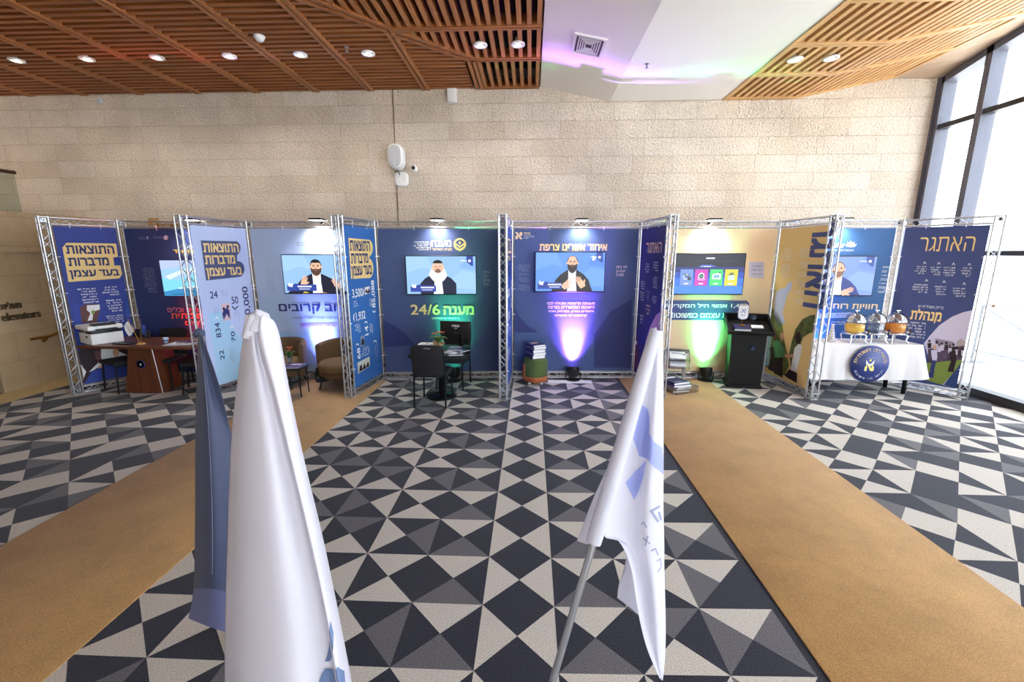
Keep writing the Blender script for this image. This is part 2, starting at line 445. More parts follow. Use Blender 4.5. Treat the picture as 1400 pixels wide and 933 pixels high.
wr = MB(); wr.box(-7.94, 1.4, -6.2, -6.0, 0, 5.4, M_PLASTER); wr.box(-11.4, -7.94, -6.2, -6.0, 2.3, 5.4, M_PLASTER); wr.box(1.4, 6.5, -6.2, -6.0, 3.8, 5.4, M_PLASTER); wr.box(6.0, 6.5, -6.2, -6.0, 0, 3.8, M_PLASTER)
struct('wall_rear', wr, 'plain wall behind the camera')

# ---- carpet tile floor: square tiles cut by their diagonals into four triangles
Lt, Dk, Gy = M_LIGHT, M_DARK, M_GRAY
fl = MB()
def cell(x0, x1, y00, y10, y01, y11, q):   # y00 near-left, y10 near-right, y01 far-left, y11 far-right
    c = ((x0 + x1) / 2, (y00 + y10 + y01 + y11) / 4, 0)
    nl, nr, fL, fr = (x0, y00, 0), (x1, y10, 0), (x0, y01, 0), (x1, y11, 0)
    for tri, m in (((fr, fL, c), q[0]), ((nr, fr, c), q[1]), ((nl, nr, c), q[2]), ((fL, nl, c), q[3])):
        fl.add(tri, [(0, 1, 2)], m)
PAT = {0: [(Dk, Lt, Dk, Lt)] * 2, -1: [(Lt, Dk, Gy, Dk)] * 2, 1: [(Lt, Dk, Gy, Dk)] * 2,
       -2: [(Lt, Dk, Lt, Dk), (Dk, Gy, Dk, Lt)], -3: [(Dk, Lt, Dk, Gy), (Gy, Dk, Lt, Dk)],
       -4: [(Lt, Dk, Gy, Dk), (Dk, Lt, Dk, Lt)], -5: [(Dk, Gy, Dk, Lt), (Lt, Dk, Lt, Dk)],
       2: [(Dk, Lt, Dk, Lt), (Gy, Dk, Lt, Dk)], 3: [(Lt, Dk, Dk, Gy), (Lt, Gy, Dk, Gy)], 4: [(Dk, Lt, Dk, Lt), (Gy, Dk, Lt, Dk)]}
TYPES = [(Lt, Gy, Dk, Gy), (Gy, Dk, Lt, Dk), (Lt, Dk, Dk, Lt), (Dk, Lt, Dk, Lt), (Lt, Dk, Lt, Dk), (Dk, Dk, Lt, Gy), (Lt, Dk, Gy, Dk)]
for k in range(-5, 4):
    for j in range(-21, 15):
        x0 = -0.263 + 0.4145 * k; y0 = 2.153 + 0.406 * j; y1 = min(y0 + 0.406, YB)
        sh0, sh1 = 0.028 * max(0, x0), 0.028 * max(0, x0 + 0.4145)
        if k >= 3 and False: continue
        cell(x0, x0 + 0.4145, y0 + sh0, y0 + sh1, y1 + sh0, y1 + sh1, PAT[k][j % 2])
xe_l, xe_r = -0.263 - 0.4145 * 5, -0.263 + 0.4145 * 4
def band(x0, x1, n, y0, py, jn, jm, seq):
    px = (x1 - x0) / n
    for k in range(n):
        for j in range(jn, jm):
            q = TYPES[seq[(k * 2 + (j % 2)) % len(seq)]] if (k + j) % 5 else TYPES[(seq[k % len(seq)] + 2) % len(TYPES)]
            a = x0 + px * k
            cell(a, a + px, y0 + py * j, y0 + py * j, y0 + py * (j + 1), y0 + py * (j + 1), q)
band(-7.13, -3.665, 8, 2.96, 0.406, -22, 12, [4, 1, 2, 5, 0, 3, 6, 2, 1, 4])
band(2.82, 3.235, 1, 3.08, 0.415, -22, 12, [3, 4])
band(3.235, 6.36, 8, 3.08, 0.415, -22, 12, [3, 2, 5, 4, 1, 2, 6, 3, 0, 4])
fl.box(-3.665, xe_l, -6.0, YB, -0.02, 0.0, M_DARK); fl.box(xe_r, 2.82, -6.0, YB, -0.02, 0.0, M_DARK)
fl.box(XL, -7.13, -6.0, YB, -0.02, 0.004, M_TACT)
for i in range(9):
    for j in range(58):
        x = XL + 0.05 + i * 0.05; y = 4.4 + j * 0.057
        fl.add([(x - .014, y - .014, .004), (x + .014, y - .014, .004), (x + .014, y + .014, .004), (x - .014, y + .014, .004), (x, y, .012)], [(0, 1, 4), (1, 2, 4), (2, 3, 4), (3, 0, 4)], M_TACT)
struct('floor', fl, 'carpet tiled floor of black grey and cream triangles', 'floor')
sl = MB(); sl.box(-8.0, 6.4, -6.0, YB, -0.2, -0.03, M_VOID); struct('floor_slab', sl, 'slab under the carpet', 'floor')

def runner(name, x0, x1, y1, label):
    mb = MB(); n = 60
    mb.rbox(x0, x1, -5.8, y1, 0.001, 0.009, 0.003, M_RUNNER, 2)
    return tag(mb.build(name), label, 'carpet', 'gold carpet runners')
runner('carpet_runner', -3.66, -2.30, 6.60, 'gold carpet runner on the left, running past the dark and white flags')
runner('carpet_runner', 1.44, 2.84, 6.95, 'gold carpet runner on the right, leading to the beige booth')

# ---- slatted timber ceilings
ce = MB()
ce.box(-11.2, 0.16, -6.0, YB, ZC + 0.30, ZC + 0.36, M_VOID)
RIBS = [-10.5, -9.5, -8.5, -7.55, -6.58, -5.57, -4.57, -3.57, -2.65, -1.73, -0.85]
def diag_x(y):                    # the joint where the slats turn from crosswise to lengthwise
    if y < 5.74: return -1.73 - (5.74 - y) * 1.0
    if y < 6.6: return -1.73 + (y - 5.74) / 0.86 * 0.9
    return -0.84
def diag_y(x):
    if x < -1.73: return 5.74 + (x + 1.73) / 1.0
    if x < -0.83: return 5.74 + (x + 1.73) / 0.9 * 0.86
    return 99
P_SL = 0.118
y = YB - 0.06
while y > 0.4:
    xr = diag_x(y) - 0.06
    ends = [-11.1] + [r for r in RIBS if r < xr - 0.08] + [xr]
    for a, b in zip(ends[:-1], ends[1:]):
        ce.box(a + 0.05, b - 0.05, y - 0.028, y + 0.028, ZC, ZC + 0.10, M_SLAT_X)
    y -= P_SL
for r in RIBS:
    y0 = 0.3
    if r >= -2.7: y0 = diag_y(r - 0.0) + 0.0 if r < -1.8 else (5.80 if r < -1.5 else 6.62)
    if y0 > 7: continue
    for s in (-1, 1):
        ce.box(r + s * 0.036 - 0.024, r + s * 0.036 + 0.024, y0, YB - 0.005, ZC - 0.012, ZC + 0.12, M_SLAT_Y)
# lengthwise bay on the right of the joint
CROSS = [0.9, 1.75, 2.6, 3.45, 4.05, 4.9, 5.75, 6.61, YB - 0.03]
x = 0.075
while x > -6.0:
    for a, b in zip(CROSS[:-1], CROSS[1:]):
        lim = -99
        ya, yb = a + 0.05, b - 0.05
        if x < -0.83:
            yd = diag_y(x) - 0.06
            yb = min(yb, yd)
        if yb - ya > 0.05: ce.box(x - 0.026, x + 0.026, ya, yb, ZC, ZC + 0.10, M_SLAT_Y)
    x -= 0.118
for c in CROSS:
    xl = diag_x(c) if c < 6.7 else -0.80
    for s in (-1, 1):
        ce.box(xl, 0.11, c + s * 0.03 - 0.02, c + s * 0.03 + 0.02, ZC - 0.012, ZC + 0.12, M_SLAT_X)
def beam(p, q, w, m):
    d = Vector((q[0] - p[0], q[1] - p[1], 0)); L_ = d.length; d.normalize(); n = Vector((-d.y, d.x, 0))
    M = Matrix(((d.x, n.x, 0, p[0]), (d.y, n.y, 0, p[1]), (0, 0, 1, 0), (0, 0, 0, 1)))
    ce.box(0, L_, -w, w, ZC - 0.014, ZC + 0.13, m, M)
for off in (-0.035, 0.035):
    beam((-1.73 - 5.0 + off, 0.74 - off), (-1.73 + off, 5.74 - off), 0.026, M_SLAT_X)
    beam((-1.71 + off, 5.80 - off), (-0.83 + off, 6.60 - off), 0.026, M_SLAT_X)
struct('ceiling_timber_left', ce, 'brown timber slat ceiling on the left with diagonal beams', 'ceiling')
# white bulkhead: sloping face and flat soffit
bk = MB(); pr = [(0.125, ZC + 0.02), (1.25, ZR), (3.03, ZR), (3.03, 5.2), (0.125, 5.2)]
bk.add([(p[0], -6.0, p[1]) for p in pr] + [(p[0], YB, p[1]) for p in pr],
       [(0, 1, 2, 3, 4), (9, 8, 7, 6, 5)] + [(i, i + 5, (i + 1) % 5 + 5, (i + 1) % 5) for i in range(5)], M_PLASTER)
struct('ceiling_bulkhead', bk, 'white plaster bulkhead between the two slat ceilings', 'ceiling')
cr = MB(); SLOPE = 0.19; XK, XE = 4.15, 5.62
def zs(x): return ZR + max(0, x - XK) * SLOPE
x = 3.09
M_SLAT_R = wood_mat('pine_slat', rgb(196, 148, 96), rgb(226, 182, 126), 'Y')
M_SLAT_RX = wood_mat('pine_beam', rgb(196, 148, 96), rgb(226, 182, 126), 'X')
while x < XE - 0.02:
    z = zs(x)
    for a, b in zip(CROSS[:-1], [5.84 if abs(c - 5.75) < .01 else (6.72 if abs(c - 6.61) < .01 else c) for c in CROSS[1:]]):
        a2 = 5.84 if abs(a - 5.75) < .01 else (6.72 if abs(a - 6.61) < .01 else a)
        cr.box(x - 0.027, x + 0.027, a2 + 0.05, b - 0.05, z, z + 0.09, M_SLAT_R)
    x += 0.116
for c in CROSS:
    c = 5.84 if abs(c - 5.75) < .01 else (6.72 if abs(c - 6.61) < .01 else c)
    for s in (-1, 1):
        ya, yb = c + s * 0.03 - 0.022, c + s * 0.03 + 0.022
        cr.box(3.04, XK, ya, yb, ZR - 0.012, ZR + 0.1, M_SLAT_RX)
        z0, z1 = ZR - 0.012, zs(XE) - 0.012
        cr.add([(XK, ya, z0), (XE, ya, z1), (XE, yb, z1), (XK, yb, z0), (XK, ya, z0 + .1), (XE, ya, z1 + .1), (XE, yb, z1 + .1), (XK, yb, z0 + .1)],
               [(0, 3, 2, 1), (4, 5, 6, 7), (0, 1, 5, 4), (2, 3, 7, 6), (0, 4, 7, 3), (1, 2, 6, 5)], M_SLAT_RX)
for xx in (3.05, XE): cr.box(xx - 0.022, xx + 0.022, 0.9, YB - 0.005, zs(xx) - 0.014, zs(xx) + 0.1, M_SLAT_R)
cr.add([(3.03, -6, ZR + .28), (XK, -6, ZR + .28), (XE, -6, zs(XE) + .28), (3.03, YB, ZR + .28), (XK, YB, ZR + .28), (XE, YB, zs(XE) + .28)], [(0, 3, 4, 1), (1, 4, 5, 2)], mat('void_brown', rgb(58, 31, 16), 0.9))
struct('ceiling_timber_right', cr, 'pale timber slat ceiling on the right rising to the windows', 'ceiling')
# soffit between the slats and the window wall
def ztop(y): return 4.64 + (YB - y) * 0.22 if y > 5.6 else 5.10
sf = MB(); ys = [YB, 7.2, 6.7, 6.2, 5.6, -6.0]
sf.grid([[(XE + 0.02, y, zs(XE)), (XW + 0.12, y, ztop(y) + 0.02)] for y in ys], mat('tan_soffit', rgb(172, 146, 124), .7), False)
sf.box(XE, XW + 0.2, -6.0, YB, 5.2, 5.3, M_PLASTER)
struct('ceiling_soffit', sf, 'plain soffit above the window frames', 'ceiling')
struct('ceiling_top', MB().box(-11.4, 6.5, -6.2, YB + 0.2, 5.32, 5.42, M_PLASTER), 'roof slab over the hall', 'ceiling')

# ---- window wall
M_FRAME_SHADED = mat('shaded_frame', rgb(48, 46, 50), 0.5)  # frame metal again, its shadow put into a darker base colour
def window_bay(n, ya, yb, transoms, label):
    t = thing('window_%d' % n, label, 'window', (XW, (ya + yb) / 2, 0)); t['kind'] = 'structure'
    c = (ya + yb) / 2; a, b = ya - c, yb - c
    f = MB(); w = 0.045
    for yy in (a + .0235, b - .0235): f.box(0.0, 0.20, yy - .0225, yy + .0225, 0, ztop(yy + c), M_FRAME)
    f.add([(0.0, a, ztop(ya) - .1), (0.2, a, ztop(ya) - .1), (0.2, a, ztop(ya)), (0.0, a, ztop(ya)), (0.0, b, ztop(yb) - .1), (0.2, b, ztop(yb) - .1), (0.2, b, ztop(yb)), (0.0, b, ztop(yb))],
          [(0, 1, 2, 3), (7, 6, 5, 4), (0, 4, 5, 1), (1, 5, 6, 2), (2, 6, 7, 3), (3, 7, 4, 0)], M_FRAME)
    f.build('window_frame', t); MB().box(-0.01, 0.16, a + w, b - w, 0, 0.12, M_FRAME_SHADED).build('bottom_rail', t)
    for z in transoms: MB().box(0.02, 0.15, a + w, b - w, z - 0.035, z + 0.035, M_FRAME_SHADED).build('transom', t)
    zz = [0.12] + list(transoms) + [None]
    for z0, z1 in zip(zz[:-1], zz[1:]):
        if z1 is None:
            vs = [(0.08, a + w, z0), (0.08, b - w, z0), (0.08, b - w, ztop(yb) - .1), (0.08, a + w, ztop(ya) - .1)]
            vs = vs + [(v[0] + 0.012, v[1], v[2]) for v in vs]
            MB().add(vs, [(0, 3, 2, 1), (4, 5, 6, 7), (0, 1, 5, 4), (2, 3, 7, 6), (0, 4, 7, 3), (1, 2, 6, 5)], M_GLASS).build('pane', t)
        else: MB().box(0.08, 0.092, a + w, b - w, z0, z1, M_GLASS).build('pane', t)
    return t
window_bay(1, 6.93, 7.62, [2.0, 3.93], 'narrow window bay in the corner beside the stone wall')
window_bay(2, 5.33, 6.93, [2.0, 3.95], 'wide glazed bay at right with a dark rail at eye level')
for i, (a, b) in enumerate([(3.73, 5.33), (2.13, 3.73), (0.53, 2.13), (-1.07, 0.53), (-2.67, -1.07), (-4.27, -2.67), (-5.87, -4.27)]):
    window_bay(3 + i, a, b, [2.0, 3.95], 'glazed bay of the right hand window wall, number %d towards the camera' % (i + 1))
ww = MB(); ww.box(XW, XW + 0.2, 7.66, YB, 0, 4.7, M_FRAME); ww.box(XW + 0.16, XW + 0.3, -6.0, YB, 5.08, 5.4, M_PLASTER); struct('trim_1', ww, 'dark window jamb against the stone wall', 'trim')
# outside: pale paving and a low kerb wall in full sun
ot = MB(); ot.box(6.5, 40, -20, 30, -0.3, -0.05, mat('sunlit_paving', rgb(225, 222, 215), 0.9, noise=0.05)); ot.box(-3, 6.5, -25, -6.2, -0.3, -0.05, _mats['sunlit_paving'])
struct('floor_outside', ot, 'bright paving outside the windows', 'ground')
ob = thing('metal_barrier', 'faint grey metal barrier standing outside the right hand glass', 'barrier', (8.4, 7.5, -0.05))
m = mat('galvanised_tube', rgb(120, 122, 130), 0.5, 0.3)
fr = MB()
for p, q in (((0, -.9, .03), (0, -.9, 1.1)), ((0, .9, .03), (0, .9, 1.1)), ((0, -.9, 1.1), (0, .9, 1.1)), ((0, -.9, .25), (0, .9, .25))): fr.tube([p, q], 0.022, m)
fr.build('frame', ob)
MB().tube([(0, -.88, .27), (0, .88, 1.08)], 0.018, m).build('brace', ob)
for yy in (-.9, .9): MB().box(-.25, .25, yy - .03, yy + .03, 0, 0.04, m).build('foot', ob)

ds = thing('glass_sticker', 'small ochre sticker on the glass right of the last panel', 'sticker', on_x(1355, 418, XW + .078))
MB().box(0, .001, -.05, -.01, -.02, .02, mat('sticker_ochre', rgb(222, 178, 110), .6)).build('mark', ds); MB().box(0, .001, .01, .05, -.005, .03, _mats['sticker_ochre']).build('mark', ds)
# ---- left side: ledge, landing balustrade, letters, handrail
gb = thing('glass_balustrade', 'greenish glass balustrade with a dark handrail on the landing at top left', 'balustrade', (-8.3, 5.5, 2.6))
MB().box(-0.008, 0.008, -1.6, 1.5, 0.0, 0.64, M_GLASSG).build('glass_panel', gb)
MB().tube([(0, -1.6, 0.67), (0, 1.52, 0.67)], 0.028, mat('dark_wood_rail', rgb(70, 46, 34), 0.4)).build('handrail', gb)
MB().box(-0.03, 0.03, -1.6, 1.5, 0, 0.05, M_STEEL).build('base_channel', gb)
M_LETTER = mat('bronze_letter', rgb(110, 92, 70), 0.4, 0.5)
def raised_text(s, y0, y1, z0, z1, name, parent):
    vs, fs = text_mesh(s, 0.0)
    x0 = min(v.x for v in vs); x1 = max(v.x for v in vs); a = min(v.y for v in vs); b = max(v.y for v in vs)
    pts = [(0.0, y0 + (v.x - x0) / (x1 - x0) * (y1 - y0), z0 + (v.y - a) / (b - a) * (z1 - z0)) for v in vs]
    mb = MB(); n = len(pts)
    mb.add([(p[0] + 0.03, p[1], p[2]) for p in pts], fs, M_LETTER)
    # sides
    from collections import Counter
    ec = Counter()
    for f in fs:
        for i in range(len(f)): ec[(f[i], f[(i + 1) % len(f)])] += 1
    for (i, j) in ec:
        if (j, i) not in ec:
            mb.add([pts[i], pts[j], (pts[j][0] + .03, pts[j][1], pts[j][2]), (pts[i][0] + .03, pts[i][1], pts[i][2])], [(0, 1, 2, 3)], M_LETTER)
    return mb.build(name, parent)
es = thing('elevator_sign', 'raised bronze lettering reading elevators on the beige wall at left', 'sign', (XL, 6.0, 1.2))
raised_text('מעלית', -0.10, 0.15, 0.0, 0.10, 'lettering', es)
raised_text('elevators', -0.12, 0.38, -0.17, -0.05, 'lettering', es)
hr = thing('wall_handrail', 'short brass handrail on the beige wall beside the first truss', 'handrail', (XL, 6.35, 0.72))
M_BRASS = mat('brass', rgb(170, 125, 60), 0.3, 0.9)
MB().tube([(0.08, -0.22, 0.0), (0.08, 0.05, 0.0), (0.08, 0.5, 0.13)], 0.02, M_BRASS).build('rail', hr)
MB().tube([(0.0, 0.0, -0.06), (0.06, 0.0, -0.05), (0.08, 0.0, -0.015)], 0.012, M_BRASS).lathe([(0.03, 0), (0.03, 0.01)], M_BRASS, c=(0, 0, 0), M=Matrix.Translation((0.002, 0, -0.06)) @ Matrix.Rotation(PI / 2, 4, 'Y')).build('bracket', hr)

# ---- things on the ceiling and the stone wall
def downlight(x, y, z, label, group):
    t = thing('ceiling_spotlight', label, 'light', (x, y, z), 0, group)
    MB().lathe([(0.062, 0.012), (0.062, -0.008), (0.088, -0.008), (0.092, 0.0), (0.088, 0.012)], M_WHITE, 28).build('trim_ring', t)
    MB().lathe([(0.0, 0.085), (0.034, 0.08), (0.044, 0.02), (0.040, 0.0), (0.034, 0.0)], M_LGREY, 20).build('lamp_body', t)
    MB().lathe([(0.0, -0.006), (0.036, -0.006), (0.036, -0.012), (0.0, -0.014)], M_LAMPGLOW, 20).build('lamp_lens', t)
    MB().tube([(-0.07, 0, 0.03), (-0.03, 0, 0.04)], 0.006, M_STEEL).tube([(0.03, 0, 0.04), (0.07, 0, 0.03)], 0.006, M_STEEL).build('bracket', t)
    spot('spotlight_beam', (0, 0, -0.04), (0, 0.75, -1.6), 30, (1, 0.90, 0.78), 110, 1.0, 0.04, t)
    return t
g = 'round spotlights in the slat ceilings'
for i, (x, nm) in enumerate(zip((-7.11, -6.1, -5.1, -4.09, -3.11, -2.19), ('leftmost', 'second', 'third', 'fourth', 'fifth', 'sixth'))):
    downlight(x, 6.33, ZC - 0.014, '%s white round spotlight from the left in the brown slat ceiling' % nm, g)
downlight(-0.67, 6.16, ZC - 0.014, 'white round spotlight left of the pair beside the white bulkhead', g)
downlight(-0.19, 6.16, ZC - 0.014, 'white round spotlight right beside the bulkhead edge, right of its pair', g)
downlight(3.31, 6.22, ZR - 0.014, 'left white round spotlight of the pair in the pale right ceiling', g)
downlight(3.74, 6.20, ZR - 0.014, 'right white round spotlight of the pair in the pale right ceiling', g)
sd = thing('smoke_detector', 'white round smoke detector on the brown slat ceiling', 'detector', (-3.36, 5.83, ZC))
MB().lathe([(0.0, -0.06), (0.035, -0.058), (0.05, -0.04), (0.055, -0.02)], M_WHITE, 24).build('sensor_cap', sd)
MB().lathe([(0.06, -0.022), (0.065, -0.01), (0.065, 0.0)], M_WHITE, 24).build('base', sd)
def sprinkler(x, y, z, label):
    t = thing('sprinkler_head', label, 'sprinkler', (x, y, z))
    MB().lathe([(0.03, 0), (0.03, -0.006), (0.01, -0.008)], M_STEEL, 16).build('escutcheon', t)
    MB().lathe([(0.008, -0.005), (0.008, -0.05), (0.022, -0.052), (0.022, -0.056), (0.0, -0.056)], M_STEEL, 12).build('nozzle', t)
sprinkler(-2.41, 6.16, ZC, 'small steel sprinkler head in the brown slat ceiling'); sprinkler(1.48, 6.29, ZR, 'small dark sprinkler head under the flat white bulkhead')
# vent on the sloping face
ang = math.atan2(ZR - ZC - 0.02, 1.125)
vt = thing('ceiling_vent', 'square white air vent on the sloping bulkhead face', 'vent', (0.69, 6.02, ZC + 0.02 + (0.69 - 0.125) / 1.125 * (ZR - ZC - 0.02)))
vt.rotation_euler = (0, -ang, 0)
vf = MB()
for a, b, c, d in ((-.20, .20, -.25, -.215), (-.20, .20, .215, .25), (-.20, -.165, -.215, .215), (.165, .20, -.215, .215)): vf.box(a, b, c, d, -0.02, 0.0, M_WHITE)
vf.build('vent_frame', vt)
MB().box(-.17, .17, -.22, .22, -0.004, -0.002, mat('vent_dark', rgb(90, 84, 92), .8)).build('vent_back', vt)
for i in range(1, 5):
    k = i / 5.0; h = MB(); a, b = .165 * (1 - k * 0.85), .215 * (1 - k * 0.85)
    for q in ((-a, a, -b, -b + .014), (-a, a, b - .014, b), (-a, -a + .014, -b, b), (a - .014, a, -b, b)): h.box(q[0], q[1], q[2], q[3], -0.018, -0.006, M_WHITE)
    h.build('louvre_ring', vt)

def wall_at(px, py): return on_y(px, py, YB)
p = wall_at(545, 217)
sp_ = thing('wall_speaker', 'white rounded loudspeaker on the stone wall', 'speaker', (p.x, YB, p.z))
def capsule(mb, w, h, y0, y1, m, r=None):
    r = r or w / 2
    pts = []
    for cx, cz, a0 in ((w / 2 - r, h / 2 - r, 0), (-(w / 2 - r), h / 2 - r, PI / 2), (-(w / 2 - r), -(h / 2 - r), PI), (w / 2 - r, -(h / 2 - r), 1.5 * PI)):
        for k in range(9): a = a0 + PI / 2 * k / 8; pts.append((cx + r * math.cos(a), cz + r * math.sin(a)))
    n = len(pts); rows = []
    prof = [(1.0, y0), (1.0, y1 + (y0 - y1) * 0.35), (0.95, y1 + (y0 - y1) * 0.1), (0.86, y1)]
    vs = [(x * s, yy, z * s) for s, yy in prof for x, z in pts]; fs = []
    for i in range(len(prof) - 1):
        for k in range(n): fs.append((i * n + k, i * n + (k + 1) % n, (i + 1) * n + (k + 1) % n, (i + 1) * n + k))
    fs.append([(len(prof) - 1) * n + k for k in range(n)])
    mb.add(vs, fs, m, True); return mb
capsule(MB(), 0.26, 0.40, -0.04, -0.22, M_WHITE, 0.125).build('cabinet', sp_)
capsule(MB(), 0.20, 0.34, -0.215, -0.226, mat('speaker_grille', rgb(186, 188, 194), .8, bump=.3, bscale=400), 0.10).build('grille', sp_)
MB().box(-.04, .04, -.06, 0, -.06, .06, M_LGREY).tube([(0, -.1, -.19), (0.02, -.05, -.26), (0.0, -.02, -.33)], 0.008, M_BLACK).build('bracket', sp_)
p = wall_at(568, 231.5)
cm_ = thing('security_camera', 'small white dome security camera on the stone wall right of the speaker', 'camera', (p.x, YB, p.z))
MB().sphere((0, -.07, 0), 0.052, M_WHITE).build('housing', cm_); MB().sphere((-.006, -.105, 0.004), 0.033, M_BLACK).build('lens', cm_)
MB().lathe([(.04, 0), (.04, .03)], M_WHITE, M=Matrix.Rotation(PI / 2, 4, 'X')).build('mount', cm_)
p = wall_at(549.5, 245.5)
ap = thing('wireless_access_point', 'white rounded square wireless box on the wall below the speaker', 'router', (p.x, YB, p.z))
capsule(MB(), 0.23, 0.23, 0.0, -0.05, M_WHITE, 0.07).build('housing', ap); MB().box(-.055, -.045, -.052, -.05, .02, .05, M_LGREY).box(.04, .05, -.052, -.05, -.02, .03, M_LGREY).build('status_mark', ap)
p0, p1 = wall_at(537, 121), wall_at(545, 312)
cb_ = MB().tube([(p0.x, YB - .008, p0.z), (p1.x, YB - .008, p1.z)], 0.008, mat('cable_brown', rgb(120, 98, 78), .7)); tag(cb_.build('wall_cable'), 'thin brown cable running down the stone wall past the speaker', 'cable')
p = wall_at(618, 129)
jb = thing('wall_box', 'small white box on the stone wall just under the slat ceiling', 'box', (p.x, YB, p.z)); MB().rbox(-.075, .075, -.06, 0, -.13, .11, .012, M_WHITE).build('cover', jb); MB().box(-.08, .08, -.012, 0, -.135, .115, M_LGREY).build('back_plate', jb)
p = wall_at(138, 138)
s2 = thing('wall_sensor', 'tiny grey sensor on the stone wall under the left ceiling edge', 'sensor', (p.x, YB, p.z)); MB().rbox(-.04, .04, -.05, 0, -.05, .03, .01, M_LGREY).build('housing', s2); MB().tube([(0, -.02, .03), (0, -.01, .09)], .008, M_LGREY).build('cable', s2)
# wooden slatted rack leaning behind the first booth
pa, pb = on_y(213, 302, 7.45), on_y(262, 306, 7.45)
M_RACK = wood_mat('honey_wood', rgb(140, 100, 45), rgb(176, 130, 66), 'Z')
rk = thing('wooden_rack', 'honey brown slatted wooden rack against the stone wall, seen over the red lit booth', 'rack', ((pa.x + pb.x) / 2, 7.45, 0))
w = (pb.x - pa.x) / 2
MB().rbox(-w - .1, -w + .02, -.05, .05, 0.0, pa.z + .04, .008, M_RACK).build('post', rk)
MB().rbox(w - .04, w + .06, -.05, .05, 0.0, pa.z - .02, .008, M_RACK).build('post', rk)
MB().rbox(-w, w, -.04, .04, pa.z - .10, pa.z - .05, .008, M_RACK).build('rail', rk)
MB().rbox(-w, w, -.04, .04, 0.5, 0.58, .008, M_RACK).build('rail', rk)
for i in range(5): MB().rbox(-w + .08 + i * (2 * w - .12) / 5, -w + .16 + i * (2 * w - .12) / 5, -.03, .03, 0.5, pa.z - .06, .006, M_RACK).build('slat', rk)

# ================================================================== the booths
HB = 2.49                                     # height of the truss
NODE = {'A': (-6.57, 5.76), 'AB': (-6.20, 6.50), 'C': (-4.58, 5.68), 'CD': (-4.36, 6.68), 'E': (-2.525, 5.73), 'EF': (-2.40, 6.71), 'G': (-0.367, 5.74),
        'GH': (-0.335, 6.86), 'I': (1.825, 5.89), 'IJ': (1.72, 6.95), 'K': (3.925, 5.95), 'JK': (3.81, 7.0), 'LM': (5.45, 6.87), 'M': (6.10, 6.11)}
def lattice(mb, L_, axis, q, r, step, m):
    """zigzag webbing on the four faces of a box truss of half width q running along an axis"""
    n = max(2, round(L_ / step)); st = L_ / n
    def pt(t, a, b): return (t, a, b) if axis == 'X' else (a, b, t)
    for face in range(4):
        for i in range(n):
            s0, s1 = (1, -1) if (i + face) % 2 else (-1, 1)
            t0, t1 = i * st, (i + 1) * st
            if face == 0: a, b = pt(t0, s0 * q, -q), pt(t1, s1 * q, -q)
            elif face == 1: a, b = pt(t0, s0 * q, q), pt(t1, s1 * q, q)
            elif face == 2: a, b = pt(t0, -q, s0 * q), pt(t1, -q, s1 * q)
            else: a, b = pt(t0, q, s0 * q), pt(t1, q, s1 * q)
            mb.tube([a, b], r, m, 4, False)
    return mb
Q = 0.048
def make_post():
    t = thing('truss_post', 'post', 'truss')
    for sx in (-1, 1):
        for sy in (-1, 1):
            MB().tube([(sx * Q, sy * Q, 0.012), (sx * Q, sy * Q, HB)], 0.0115, M_ALU, 8).build('tube', t)
    lattice(MB(), HB - 0.20, 'Z', Q, 0.005, 0.115, M_ALU).build('lattice', t).location = (0, 0, 0.1)
    for z in (0.0, HB - 0.105):
        e = MB(); w = Q
        for zz0 in (z + .012, z + .092):
            e.tube([(-w, -w, zz0), (w, -w, zz0), (w, w, zz0), (-w, w, zz0), (-w, -w, zz0)], .008, M_ALU, 6)
        zt = z + (.004 if z == 0 else .094); e.box(-w - .01, w + .01, -w - .01, w + .01, zt - .003, zt + .003, M_STEEL)
        for s in (-1, 1): e.box(-.018, .018, s * (w + .006) - .004, s * (w + .006) + .004, z + .03, z + .075, M_STEEL).lathe([(.010, 0), (.010, .003)], M_BLACKM, 10, M=Matrix.Translation((0, s * (w + .0105), z + .052)) @ Matrix.Rotation(-s * PI / 2, 4, 'X'))
        e.build('corner_block', t)
    return t
POSTS = [('A', 'A', 'AB', 'front truss post at the far left end, beside the blue results panel'), ('AB', 'A', 'AB', 'rear truss post between the blue results panel and the dark red lit panel'),
         ('C', 'C', 'CD', 'front truss post of the pale results partition, beside the dark flag top'), ('CD', 'C', 'CD', 'rear truss post joining the pale partition and the pale lounge panel'),
         ('E', 'E', 'EF', 'front truss post between the armchair booth and the bright blue partition'), ('EF', 'E', 'EF', 'rear truss post between the bright blue partition and the navy 24/6 panel'),
         ('G', 'G', 'GH', 'front truss post seen face on between the 24/6 booth and the purple lit booth'), ('GH', 'G', 'GH', 'rear truss post at the left edge of the purple lit panel'),
         ('I', 'I', 'IJ', 'front truss post right behind the tip of the right white flag'), ('IJ', 'I', 'IJ', 'rear truss post at the right edge of the purple lit panel'),
         ('K', 'K', 'JK', 'front truss post at the free end of the tan partition, left of the drinks table'), ('JK', 'K', 'JK', 'rear truss post between the beige panel and the tan partition'),
         ('LM', 'LM', 'M', 'rear truss post behind the juice dispensers'), ('M', 'LM', 'M', 'front truss post at the far right end beside the windows')]
proto = None
for key, a, b, lab in POSTS:
    rz = math.atan2(NODE[b][1] - NODE[a][1], NODE[b][0] - NODE[a][0])
    if proto is None:
        proto = make_post(); proto.location = (*NODE[key], 0); proto.rotation_euler = (0, 0, rz); proto['label'] = lab; proto['group'] = 'silver truss posts of the booths'
    else: copy_tree(proto, (*NODE[key], 0), rz, lab)

